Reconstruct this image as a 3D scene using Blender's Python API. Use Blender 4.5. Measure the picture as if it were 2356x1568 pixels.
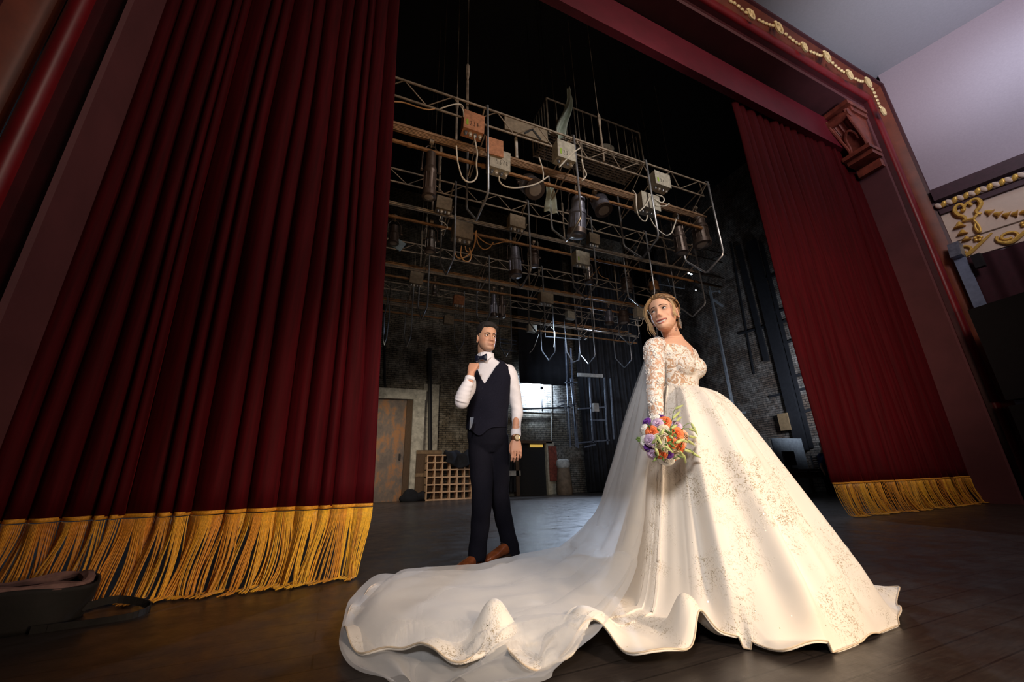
import bpy, bmesh, math, random
import numpy as np
from mathutils import Vector, Matrix, noise as mnoise
for o in list(bpy.data.objects): bpy.data.objects.remove(o)
SC = bpy.context.scene
COL = SC.collection
RR = random.Random(7)
PI = math.pi
# ---------------------------------------------------------------- camera
CAMZ = 0.62
RM = np.array([[0.9200249229159806, -0.103842167845854, -0.3778504272731702],
               [-0.39107038609288025, -0.30449045681187586, -0.8685329670379015],
               [-0.0248615030641627, 0.9468380885281119, -0.32074840572919766]])
cam = bpy.data.cameras.new('camera'); camo = bpy.data.objects.new('camera', cam); COL.objects.link(camo)
cam.sensor_fit = 'HORIZONTAL'; cam.sensor_width = 36.0; cam.lens = 36.0*916/2356; cam.clip_start = .02; cam.clip_end = 200
camo.matrix_world = Matrix([list(RM[0])+[0], list(RM[1])+[0], list(RM[2])+[CAMZ], [0, 0, 0, 1]])
SC.camera = camo
# ---------------------------------------------------------------- world, exposure
w = bpy.data.worlds.new('world'); SC.world = w; w.use_nodes = True
w.node_tree.nodes['Background'].inputs[0].default_value = (.35, .32, .4, 1)
w.node_tree.nodes['Background'].inputs[1].default_value = .004
SC.view_settings.view_transform = 'Standard'; SC.view_settings.look = 'None'
SC.view_settings.gamma = 1; SC.view_settings.exposure = 0; SC.view_settings.use_curve_mapping = False
# ---------------------------------------------------------------- lights
def aim(o, loc, tgt):
    o.location = loc
    o.rotation_euler = (Vector(tgt)-Vector(loc)).to_track_quat('-Z', 'Y').to_euler()
def area(name, loc, tgt, size, power, color, sy=None):
    l = bpy.data.lights.new(name, 'AREA'); l.size = size; l.energy = power; l.color = color
    if sy: l.shape = 'RECTANGLE'; l.size_y = sy
    o = bpy.data.objects.new(name, l); COL.objects.link(o); aim(o, loc, tgt); return o
def spot(name, loc, tgt, power, color, angle=60, blend=.5, rad=.1):
    l = bpy.data.lights.new(name, 'SPOT'); l.energy = power; l.color = color
    l.spot_size = math.radians(angle); l.spot_blend = blend; l.shadow_soft_size = rad
    o = bpy.data.objects.new(name, l); COL.objects.link(o); aim(o, loc, tgt); return o
def point(name, loc, power, color, rad=.1):
    l = bpy.data.lights.new(name, 'POINT'); l.energy = power; l.color = color; l.shadow_soft_size = rad
    o = bpy.data.objects.new(name, l); COL.objects.link(o); o.location = loc; return o
spot('auditorium_lamp_warm', (2.6, -2.4, 2.3), (1.75, 1.9, .8), 560, (1, .76, .55), 48, .6, .22)
spot('auditorium_lamp_cool', (-1.0, -1.2, 2.6), (1.4, 2.2, .95), 430, (.97, .93, .92), 50, .7, .3)
spot('groom_fill', (.5, -1.6, 1.9), (1.12, 3.0, 1.25), 230, (1, .83, .7), 24, .7, .2)  # extra fill added to brighten the groom, no fixture stands here
spot('curtain_lamp', (3.0, -1.2, .55), (-.5, 3.3, .12), 230, (1, .76, .48), 40, 1, .2)
spot('curtain_lamp_right', (3.5, -1.5, 1.2), (7.2, 3.6, 2.6), 900, (1, .72, .55), 50, .9, .3)
spot('curtain_top_fill', (5.0, -.6, 3.6), (.05, 3.3, 3.3), 330, (1, .72, .55), 42, 1, .3)  # added to lift the upper right of the left curtain
area('house_light', (5.0, -3.5, 8.2), (5, 5.5, 5.2), 2.5, 210, (1, .82, .70))
spot('house_side_lamp', (6.5, -2.0, 6.2), (12.2, 1.0, 7.4), 360, (.80, .78, 1), 95, .9, .5)
spot('house_wall_lamp', (9.6, .2, 7.9), (11.35, .9, 7.3), 85, (.65, .85, 1), 110, .9, .25)
spot('upstage_flood', (6.5, 12.45, 3.55), (6.5, 13.0, 3.50), 700, (.70, .84, 1), 150, .9, .08)
spot('upstage_work_light', (8.6, 12.0, 5.6), (3.4, 7.2, .0), 2600, (.62, .76, 1), 80, .8, .25)
spot('upstage_cage_fill', (5.2, 9.6, 5.4), (7.9, 11.8, 3.0), 260, (.60, .76, 1), 70, .8, .2)  # added blue fill for the cage and drape, not a stage fixture
spot('stage_left_work_light', (10.6, 5.4, 2.4), (12.3, 8.6, 3.6), 420, (.74, .84, 1), 110, .8, .3)
spot('door_rack_fill', (.3, 8.6, 3.4), (2.6, 13, .9), 290, (1, .84, .62), 66, .9, .3)  # added warm fill for door and rack, unseen behind the left curtain
spot('rig_lamp_warm', (.9, 1.9, 2.6), (2.0, 4.6, 5.3), 90, (1, .62, .32), 80, .9, .15)
spot('rig_front_fill', (4.6, 1.2, 6.6), (3.8, 4.7, 5.4), 170, (1, .93, .85), 90, .9, .3)  # added neutral fill so the nearest batten outshines the rows behind
spot('ceiling_fill', (8.2, -.8, 6.2), (9.6, 1.4, 9.2), 420, (.88, .9, 1), 90, .9, .4)  # added fill that brightens the auditorium ceiling, no lamp hangs there
# ---------------------------------------------------------------- measuring helpers: a point of the place at stage depth Y / plane X / floor
def ray(px, py): return RM @ np.array([px-1178.0, 784.0-py, -916.0])
def V(px, py, Y):
    d = ray(px, py); t = Y/d[1]; return Vector((d[0]*t, Y, CAMZ+d[2]*t))
def VX(px, py, X):
    d = ray(px, py); t = X/d[0]; return Vector((X, d[1]*t, CAMZ+d[2]*t))
def FL(px, py, z=0.0):
    d = ray(px, py); t = (z-CAMZ)/d[2]; return Vector((d[0]*t, d[1]*t, z))
# ---------------------------------------------------------------- object helpers
def tag(o, label=None, cat=None, group=None, kind=None):
    if label: o['label'] = label
    if cat: o['category'] = cat
    if group: o['group'] = group
    if kind: o['kind'] = kind
    return o
def empty(name, loc, label, cat, group=None):
    o = bpy.data.objects.new(name, None); COL.objects.link(o); o.location = loc; o.empty_display_size = .1
    tag(o, label, cat, group); return o
def origin(o):
    p = Vector((0, 0, 0))
    while o: p += Vector(o.location); o = o.parent
    return p
def copy_tree(o, parent=None):
    c = o.copy(); COL.objects.link(c); c.parent = parent
    for ch in [x for x in bpy.data.objects if x.parent == o]: copy_tree(ch, c)
    return c
def link_mesh(name, me, mat, parent=None, smooth=True, angle=.7, center=False):
    off = origin(parent) if parent else Vector((0, 0, 0))
    loc = Vector((0, 0, 0))
    if center and len(me.vertices):
        co = np.empty(len(me.vertices)*3); me.vertices.foreach_get('co', co); co = co.reshape(-1, 3)
        loc = Vector(((co[:, 0].min()+co[:, 0].max())/2, (co[:, 1].min()+co[:, 1].max())/2, co[:, 2].min()))
    me.transform(Matrix.Translation(-off-loc))
    if smooth:
        me.shade_smooth()
        if angle: me.set_sharp_from_angle(angle=angle)
    if mat and not len(me.materials): me.materials.append(mat)
    o = bpy.data.objects.new(name, me); COL.objects.link(o); o.location = loc
    if parent: o.parent = parent
    return o
class MB:
    def __init__(s): s.v = []; s.f = []; s.c = []
    def add(s, vs, fs, col=None):
        n = len(s.v); s.v += [tuple(x) for x in vs]; s.f += [tuple(i+n for i in f) for f in fs]
        if col is not None: s.c += [tuple(col)]*len(vs)
        return s
    def box(s, c, size, R=None, col=None, taper=1.0):
        hx, hy, hz = [q/2 for q in size]; P = []
        for z in (-hz, hz):
            k = taper if z > 0 else 1
            for x, y in ((-hx, -hy), (hx, -hy), (hx, hy), (-hx, hy)):
                p = Vector((x*k, y*k, z)); P.append((R @ p if R else p)+Vector(c))
        return s.add(P, [(0, 3, 2, 1), (4, 5, 6, 7), (0, 1, 5, 4), (1, 2, 6, 5), (2, 3, 7, 6), (3, 0, 4, 7)], col)
    def bar(s, a, b, wd, ht=None, up=(0, 0, 1), col=None):
        a = Vector(a); b = Vector(b); ht = ht or wd; z = (b-a); L = z.length
        if L < 1e-6: return s
        z.normalize(); x = z.cross(Vector(up))
        if x.length < 1e-4: x = z.cross(Vector((1, 0, 0)))
        x.normalize(); y = z.cross(x)
        R = Matrix((x, y, z)).transposed()
        return s.box((a+b)/2, (wd, ht, L), R, col)
    def tube(s, pts, r, n=6, caps=True, col=None, closed=False):
        P = [Vector(p) for p in pts]; m = len(P)
        if m < 2: return s
        rs = r if isinstance(r, (list, tuple)) else [r]*m
        T = []
        for i in range(m):
            a = P[(i-1) % m] if (i > 0 or closed) else P[i]; b = P[(i+1) % m] if (i < m-1 or closed) else P[i]
            t = (b-a); t = t.normalized() if t.length > 1e-9 else Vector((0, 0, 1)); T.append(t)
        u = T[0].cross(Vector((0, 0, 1)))
        if u.length < 1e-3: u = T[0].cross(Vector((1, 0, 0)))
        u.normalize(); vs = []
        for i in range(m):
            u = u-T[i]*u.dot(T[i])
            if u.length < 1e-6: u = T[i].orthogonal()
            u.normalize(); w_ = T[i].cross(u)
            for k in range(n):
                a = 2*PI*k/n; vs.append(P[i]+(u*math.cos(a)+w_*math.sin(a))*rs[i])
        fs = []
        for i in range(m-1 if not closed else m):
            j = (i+1) % m
            for k in range(n): fs.append((i*n+k, i*n+(k+1) % n, j*n+(k+1) % n, j*n+k))
        if caps and not closed: fs += [tuple(range(n))[::-1], tuple((m-1)*n+k for k in range(n))]
        return s.add(vs, fs, col)
    def loft(s, rings, n=24, col=None, caps=True):
        # ring: (center, lateral vector, depth vector, exponent)
        vs = []
        for rg in rings:
            c, a, b = Vector(rg[0]), Vector(rg[1]), Vector(rg[2]); e = rg[3] if len(rg) > 3 else 2.0
            for k in range(n):
                t = 2*PI*k/n; ct, st = math.cos(t), math.sin(t)
                x = math.copysign(abs(ct)**(2/e), ct); y = math.copysign(abs(st)**(2/e), st)
                vs.append(c+a*x+b*y)
        fs = []; m = len(rings)
        for i in range(m-1):
            for k in range(n): fs.append((i*n+k, i*n+(k+1) % n, (i+1)*n+(k+1) % n, (i+1)*n+k))
        if caps: fs += [tuple(range(n))[::-1], tuple((m-1)*n+k for k in range(n))]
        return s.add(vs, fs, col)
    def lathe(s, c, axis, prof, n=16, col=None, caps=True):
        ax = Vector(axis).normalized(); u = ax.orthogonal().normalized(); w_ = ax.cross(u)
        return s.loft([(Vector(c)+ax*h, u*r, w_*r) for h, r in prof], n, col, caps)
    def ball(s, c, r, n=12, m=8, col=None, R=None):
        r = Vector((r, r, r)) if not hasattr(r, '__len__') else Vector(r); vs = []; fs = []
        for i in range(1, m):
            p = PI*i/m
            for k in range(n):
                t = 2*PI*k/n; q = Vector((r.x*math.sin(p)*math.cos(t), r.y*math.sin(p)*math.sin(t), r.z*math.cos(p)))
                vs.append((R @ q if R else q)+Vector(c))
        q = Vector((0, 0, r.z)); q = R @ q if R else q; top = len(vs); vs.append(Vector(c)+q); vs.append(Vector(c)-q)
        for i in range(m-2):
            for k in range(n): fs.append((i*n+k, (i+1)*n+k, (i+1)*n+(k+1) % n, i*n+(k+1) % n))
        for k in range(n): fs += [(top, k, (k+1) % n), (top+1, (m-2)*n+(k+1) % n, (m-2)*n+k)]
        return s.add(vs, fs, col)
    def grid(s, F, nu, nv, col=None, closed=False):
        vs = [F(i/(nu-1) if not closed else i/nu, j/(nv-1)) for j in range(nv) for i in range(nu)]; fs = []
        for j in range(nv-1):
            for i in range(nu if closed else nu-1): fs.append((j*nu+i, j*nu+(i+1) % nu, (j+1)*nu+(i+1) % nu, (j+1)*nu+i))
        if callable(col):
            s.add(vs, fs); s.c += [col(i/(nu-1), j/(nv-1)) for j in range(nv) for i in range(nu)]; return s
        return s.add(vs, fs, col)
    def mesh(s, name='m'):
        me = bpy.data.meshes.new(name); me.from_pydata(s.v, [], s.f); me.update()
        if s.c and len(s.c) == len(s.v):
            at = me.color_attributes.new('tint', 'FLOAT_COLOR', 'POINT')
            at.data.foreach_set('color', np.array([list(c)+[1] if len(c) == 3 else list(c) for c in s.c], dtype=np.float32).ravel())
        return me
    def build(s, name, mat, parent=None, smooth=True, angle=.7, center=None):
        return link_mesh(name, s.mesh(name), mat, parent, smooth, angle, center if center is not None else parent is None)
    def fuse(s, name, mat, parent=None, voxel=.006, it=4, fac=.6, sub=0):
        me = s.mesh('tmp'); o = bpy.data.objects.new('tmp', me); COL.objects.link(o)
        m = o.modifiers.new('r', 'REMESH'); m.mode = 'VOXEL'; m.voxel_size = voxel
        if it: k = o.modifiers.new('s', 'SMOOTH'); k.factor = fac; k.iterations = it
        dg = bpy.context.evaluated_depsgraph_get(); me2 = bpy.data.meshes.new_from_object(o.evaluated_get(dg))
        bpy.data.objects.remove(o); me2.materials.clear()
        return link_mesh(name, me2, mat, parent, True, 0) if name else me2
def thicken(o, t, off=0):
    m = o.modifiers.new('thickness', 'SOLIDIFY'); m.thickness = t; m.offset = off; return o
def hang(o, p, r=.006, top=10.995):
    # thin suspension wire from the thing up to the grid
    m = MB(); m.tube([p, (p[0], p[1], top)], r, 4); off = origin(o); me = m.mesh('wire'); me.transform(Matrix.Translation(-off)); me.materials.append(WIRE)
    c = bpy.data.objects.new('suspension_wire', me); COL.objects.link(c); c.parent = o; return o
def spline(P, n=8):
    P = [Vector(p) for p in P]; Q = [P[0]*2-P[1]]+P+[P[-1]*2-P[-2]]; out = []
    for i in range(1, len(Q)-2):
        for k in range(n):
            t = k/n; a, b, c, d = Q[i-1], Q[i], Q[i+1], Q[i+2]
            out.append(.5*((2*b)+(c-a)*t+(2*a-5*b+4*c-d)*t*t+(3*b-a-3*c+d)*t**3))
    out.append(P[-1]); return out
def interp(x, xs, ys): return float(np.interp(x, xs, ys))
# ---------------------------------------------------------------- materials
class NT:
    def __init__(s, name):
        s.m = bpy.data.materials.new(name); s.m.use_nodes = True; s.t = s.m.node_tree; s.b = s.t.nodes['Principled BSDF']
        s.tc = s.t.nodes.new('ShaderNodeTexCoord')
    def n(s, ty, **kw):
        x = s.t.nodes.new(ty)
        for k, v in kw.items():
            if k.startswith('i_'): x.inputs[int(k[2:])].default_value = v
            else: setattr(x, k, v)
        return x
    def l(s, a, b): s.t.links.new(a, b)
    def mp(s, scale=(1, 1, 1), rot=(0, 0, 0), src='Object'):
        m = s.n('ShaderNodeMapping'); m.inputs['Scale'].default_value = scale; m.inputs['Rotation'].default_value = rot
        s.l(s.tc.outputs[src], m.inputs['Vector']); return m.outputs[0]
    def noise(s, vec, scale, det=4, rough=.6, dist=0):
        x = s.n('ShaderNodeTexNoise'); x.inputs['Scale'].default_value = scale; x.inputs['Detail'].default_value = det
        x.inputs['Roughness'].default_value = rough; x.inputs['Distortion'].default_value = dist
        s.l(vec, x.inputs['Vector']); return x.outputs['Fac']
    def ramp(s, fac, stops):
        r = s.n('ShaderNodeValToRGB'); e = r.color_ramp.elements
        while len(e) < len(stops): e.new(.5)
        for k, (p, c) in enumerate(stops):
            e[k].position = p; c = (c, c, c) if not hasattr(c, '__len__') else c; e[k].color = (*c[:3], 1)
        s.l(fac, r.inputs[0]); return r.outputs[0]
    def mix(s, fac, a, b, mode='MIX'):
        x = s.n('ShaderNodeMix', data_type='RGBA', blend_type=mode)
        for sock, v in ((0, fac), (6, a), (7, b)):
            if isinstance(v, bpy.types.NodeSocket): s.l(v, x.inputs[sock])
            else: x.inputs[sock].default_value = v if sock == 0 else (*v[:3], 1)
        return x.outputs[2]
    def bump(s, h, st=.3, dist=.01):
        x = s.n('ShaderNodeBump'); x.inputs['Strength'].default_value = st; x.inputs['Distance'].default_value = dist
        s.l(h, x.inputs['Height']); s.l(x.outputs[0], s.b.inputs['Normal']); return x
    def set(s, **kw):
        for k, v in kw.items():
            i = s.b.inputs[k]
            if isinstance(v, bpy.types.NodeSocket): s.l(v, i)
            else: i.default_value = ((*v[:3], 1) if len(i.default_value) == 4 else tuple(v[:3])) if hasattr(v, '__len__') else v
        return s
def simple(name, col, rough=.6, metal=0, var=.25, scale=12, bump=.15, sheen=0, src='Object', tint=False, spec=.5, coat=0, stretch=(1, 1, 1)):
    t = NT(name); v = t.mp(stretch, src=src); nf = t.noise(v, scale, 5, .65)
    if tint:
        a = t.n('ShaderNodeVertexColor', layer_name='tint').outputs[0]
        dk = t.mix(1.0, a, t.ramp(nf, [(.3, 1-var), (.7, 1+var*.3)]), 'MULTIPLY'); base = dk
    else:
        base = t.ramp(nf, [(.3, [c*(1-var) for c in col]), (.7, [min(1, c*(1+var)) for c in col])])
    t.set(**{'Base Color': base, 'Roughness': rough, 'Metallic': metal, 'Specular IOR Level': spec})
    if sheen: t.set(**{'Sheen Weight': sheen, 'Sheen Roughness': .4})
    if coat: t.set(**{'Coat Weight': coat, 'Coat Roughness': .1})
    if bump: t.bump(t.noise(v, scale*4, 3), bump, .004)
    return t.m
WIRE = simple('dark wire rope', (.012, .011, .010), .6)
# ================================================================= the setting
def m_floor():
    t = NT('worn stage boards'); v = t.mp()
    big = t.noise(v, .8, 5, .6); fine = t.noise(t.mp((1, 14, 1), (0, 0, .5)), 6, 6, .7, .3)
    c1 = t.ramp(fine, [(.25, (.012, .009, .0075)), (.55, (.028, .02, .016)), (.8, (.06, .043, .032))])
    c2 = t.mix(t.ramp(big, [(.35, 0), (.7, .8)]), c1, (.045, .036, .032), 'MIX')
    # scratches in two directions
    def scr(rot, sc):
        w_ = t.noise(t.mp((1, 60, 1), (0, 0, rot)), sc, 2, .5, .2); return t.ramp(w_, [(.70, 0), (.73, 1)])
    gate = t.ramp(t.noise(v, 3.1, 3), [(.5, 0), (.6, 1)])
    s1 = t.mix(1, scr(1.15, 2.2), gate, 'MULTIPLY'); s2 = t.mix(1, scr(-.35, 3.3), gate, 'MULTIPLY')
    col = t.mix(s1, c2, (.1, .075, .06)); col = t.mix(s2, col, (.09, .07, .06))
    # board seams
    br = t.n('ShaderNodeTexBrick'); br.inputs['Scale'].default_value = 1; br.inputs['Mortar Size'].default_value = .004
    br.inputs['Brick Width'].default_value = 3.2; br.inputs['Row Height'].default_value = .14
    br.inputs['Color1'].default_value = (1, 1, 1, 1); br.inputs['Color2'].default_value = (.8, .8, .8, 1); br.inputs['Mortar'].default_value = (.25, .25, .25, 1)
    t.l(t.mp((1, 1, 1), (0, 0, 0)), br.inputs['Vector'])
    col = t.mix(.7, col, br.outputs['Color'], 'MULTIPLY')
    ro = t.ramp(t.noise(v, 5, 6, .7), [(.3, .26), (.7, .5)])
    t.set(**{'Base Color': col, 'Roughness': ro, 'Specular IOR Level': .55})
    t.bump(t.mix(.5, fine, br.outputs['Fac']), .25, .004)
    return t.m
def m_brick(name, swap, c1, c2, paint, amt, scale=1.0):
    t = NT(name)
    sep = t.n('ShaderNodeSeparateXYZ'); t.l(t.tc.outputs['Object'], sep.inputs[0])
    cmb = t.n('ShaderNodeCombineXYZ'); t.l(sep.outputs[swap], cmb.inputs[0]); t.l(sep.outputs[2], cmb.inputs[1])
    br = t.n('ShaderNodeTexBrick'); br.inputs['Scale'].default_value = scale; br.inputs['Brick Width'].default_value = .23
    br.inputs['Row Height'].default_value = .068; br.inputs['Mortar Size'].default_value = .009; br.inputs['Bias'].default_value = -.2
    br.inputs['Color1'].default_value = (*c1, 1); br.inputs['Color2'].default_value = (*c2, 1); br.inputs['Mortar'].default_value = (.02, .017, .014, 1)
    t.l(cmb.outputs[0], br.inputs['Vector'])
    n1 = t.noise(cmb.outputs[0], 1.3, 8, .75); n2 = t.noise(cmb.outputs[0], 7, 5, .7)
    col = t.mix(t.ramp(n1, [(.45, 0), (.62, amt)]), br.outputs['Color'], paint)
    col = t.mix(1, col, t.ramp(n2, [(.3, .22), (.7, 1.2)]), 'MULTIPLY')
    col = t.mix(.75, col, t.ramp(br.outputs['Fac'], [(0, 1), (1, .25)]), 'MULTIPLY')
    t.set(**{'Base Color': col, 'Roughness': .85}); t.bump(br.outputs['Fac'], -.8, .02)
    return t.m
M = {}
M['floor'] = m_floor()
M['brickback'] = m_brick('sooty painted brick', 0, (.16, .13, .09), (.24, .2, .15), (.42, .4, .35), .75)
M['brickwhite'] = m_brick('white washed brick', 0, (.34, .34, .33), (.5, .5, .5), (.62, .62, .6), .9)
M['brickright'] = m_brick('patched brick', 1, (.13, .085, .06), (.22, .16, .12), (.36, .33, .3), .8)
M['wine'] = simple('wine painted plaster', (.105, .028, .033), .75, var=.15, scale=3)
M['redpaint'] = simple('glossy red paint', (.17, .004, .008), .42, var=.2, scale=4)
M['deepred'] = simple('dark red paint', (.050, .003, .006), .5, var=.25, scale=4)
M['brownred'] = simple('brown red cove paint', (.16, .034, .014), .5, var=.3, scale=3)
M['lilac'] = simple('lilac grey plaster', (.40, .33, .38), .9, var=.05, scale=30, bump=.1)
M['ceil'] = simple('grey ceiling plaster', (.40, .39, .43), .9, var=.05, scale=30, bump=.1)
M['cream'] = simple('cream frieze plaster', (.66, .52, .42), .8, var=.04, scale=20, bump=.1)
M['gold'] = simple('gold leaf relief', (.80, .48, .10), .38, .35, var=.3, scale=40)
M['plum'] = simple('dark plum paint', (.045, .012, .022), .6)
M['black'] = simple('black paint', (.006, .006, .007), .7)
M['blackcloth'] = simple('black stage cloth', (.007, .007, .009), .95, var=.4, scale=6)
M['bluesteel'] = simple('grey blue steel', (.26, .30, .38), .4, .6, var=.35, scale=10)
M['iron'] = simple('black iron', (.02, .02, .024), .6, .3)
def structure(o): o['kind'] = 'structure'; return o
fl = structure(MB().box((6, 7.2, -.1), (26, 17.4, .2)).build('floor', M['floor'], center=False))
BW = 13.0
structure(MB().box((5.2, BW+.15, 5.5), (15.6, .3, 11)).build('wall_back', M['brickback'], center=False, smooth=False))
structure(MB().box((12.55, 8.2, 5.5), (.3, 9.8, 11)).build('wall_right', M['brickright'], center=False, smooth=False))
structure(MB().box((-2.6, 8.2, 5.5), (.3, 9.8, 11)).build('wall_left', M['black'], center=False, smooth=False))
structure(MB().box((5, 8.6, 11.1), (16, 11, .2)).build('ceiling_stage', M['black'], center=False, smooth=False))
# proscenium frame: a moulded profile swept round the opening
XL, XR, ZT = -1.74, 9.92, 8.12
def yp(x, d0, dl, dr): return d0
def fy(x, k):  # depth of profile station k (0 = opening side front edge ... 1 = rear edge) at x
    f = 2.92+.0112*(x-XL); b = 3.31+.0223*(x-XL)
    return f+(b-f)*k
def sweep(name, prof, mat, thickness_back=False):
    # prof: (outward distance d, depth offset relative to the front edge k or metres)
    mb = MB(); rows = []
    for (d, k, dy) in prof:
        dl = d*.55
        pts = [(XL-dl, 0), (XL-dl, ZT+d*1.02), (XR+d, ZT+d*1.02), (XR+d, 0)]
        P = []
        for a, b in zip(pts, pts[1:]):
            for q in range(13): 
                t = q/12; P.append((a[0]+(b[0]-a[0])*t, a[1]+(b[1]-a[1])*t))
        rows.append([Vector((x, fy(min(max(x, XL), XR), k)+dy, z)) for x, z in P])
    n = len(rows[0]); vs = [p for r in rows for p in r]
    fs = [(i*n+j, i*n+j+1, (i+1)*n+j+1, (i+1)*n+j) for i in range(len(rows)-1) for j in range(n-1)]
    mb.add(vs, fs); o = mb.build(name, mat, center=False, angle=.5); return structure(o)
sweep('trim_1', [(.35, 1, .25), (0, 1, 0), (0, 0, 0), (.04, 0, -.02)], M['wine'])
sweep('trim_2', [(.04, 0, -.02), (.05, 0, .05), (.3, 0, .05), (.32, 0, -.02)], M['deepred'])
sweep('trim_3', [(.32, 0, -.02)]+[(.42-.1*math.cos(a), 0, -.03-.06*math.sin(a)) for a in np.linspace(.1, PI, 9)], M['redpaint'])
sweep('trim_4', [(.52, 0, -.06)]+[(.52+.33*t, 0, -.06+.10*math.sin(PI*t)-.10*t) for t in np.linspace(.08, 1, 9)], M['brownred'])
sweep('trim_5', [(.85, 0, -.16), (.87, 0, -.2), (.93, 0, -.2), (.95, 0, -.1), (1.1, 0, .3)], M['deepred'])
# inner pelmet beam hanging behind the soffit
mb = MB()
for x0, x1 in ((XL-.3, XR+.2),):
    for (ya, yb, za, zb) in ((.02, .14, 7.25, 7.98),):
        P = [Vector((x, fy(x, 1)+y-.12, z)) for x in (x0, x1) for y, z in ((ya, zb), (ya, za), (yb, za), (yb, zb))]
        mb.add(P, [(0, 1, 5, 4), (1, 2, 6, 5), (2, 3, 7, 6), (3, 0, 4, 7), (0, 3, 2, 1), (4, 5, 6, 7)])
structure(mb.build('trim_6', simple('crimson painted beam', (.13, .006, .018), .5, var=.15, scale=4), center=False, smooth=False))
# stage side faces of the proscenium wall
mb = MB(); mb.box((XR+1.4, 3.75, 4.2), (2.3, .3, 8.4)); mb.box((4.2, 3.72, 9.6), (16, .3, 2.9))
structure(mb.build('wall_proscenium', M['black'], center=False, smooth=False))
# auditorium side wall, splayed towards the camera
KX = .25; Y0A = 2.88; X0A = XR+.94
def WA(y, z, out=0): return Vector((X0A+KX*(Y0A-y)+out, y, z))
ZC = ZT+1.03
mb = MB()
mb.add([WA(Y0A, 0), WA(-5, 0), WA(-5, ZC+.2), WA(Y0A, ZC+.2), WA(Y0A, 0, .3), WA(-5, 0, .3), WA(-5, ZC+.2, .3), WA(Y0A, ZC+.2, .3)], [(0, 1, 2, 3), (4, 7, 6, 5), (0, 3, 7, 4), (1, 5, 6, 2)])
structure(mb.build('wall_auditorium_right', M['lilac'], center=False, smooth=False))
structure(MB().box((6.5, -1.0, ZC+.3), (19, 8.0, .2)).build('ceiling', M['ceil'], center=False, smooth=False))
structure(MB().box((-2.55, .6, 5), (.3, 4.4, 10)).build('wall_auditorium_left', M['black'], center=False, smooth=False))
# ================================================================= curtains with fringe
def m_velvet():
    t = NT('red velvet'); v = t.mp((14, 14, .6)); nf = t.noise(v, 3, 4)
    t.set(**{'Base Color': t.ramp(nf, [(.3, (.036, .0004, .002)), (.7, (.072, .0008, .004))]), 'Roughness': .75, 'Sheen Weight': .12, 'Sheen Roughness': .35, 'Sheen Tint': (.9, .05, .06), 'Specular IOR Level': .12})
    t.bump(t.noise(t.mp((60, 60, 60)), 5, 2), .1, .002); return t.m
M['velvet'] = m_velvet()
M['fringe'] = simple('gold fringe cord', (.8, .45, .05), .55, var=.35, scale=60, tint=True, sheen=.3)
M['fringeband'] = simple('gold braid', (.70, .30, .02), .6, var=.35, scale=90, bump=.5)
def folds(seed, per, amp):
    r = random.Random(seed); xs = [0]; 
    while xs[-1] < 6: xs.append(xs[-1]+per*r.uniform(.45, 1.6))
    am = [amp*r.uniform(.45, 1.25) for _ in xs]; sk = [r.uniform(.3, .7) for _ in xs]
    def f(s):
        s = max(0, min(5.9, s)); i = max(k for k in range(len(xs)) if xs[k] <= s); i = min(i, len(xs)-2)
        t = (s-xs[i])/(xs[i+1]-xs[i]); k = sk[i]
        t = t*.5/k if t < k else .5+.5*(t-k)/(1-k)
        A = am[i]
        h = abs(math.sin(PI*t))**.75   # rounded fold with a sharp valley
        return -A*h
    return f
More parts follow.
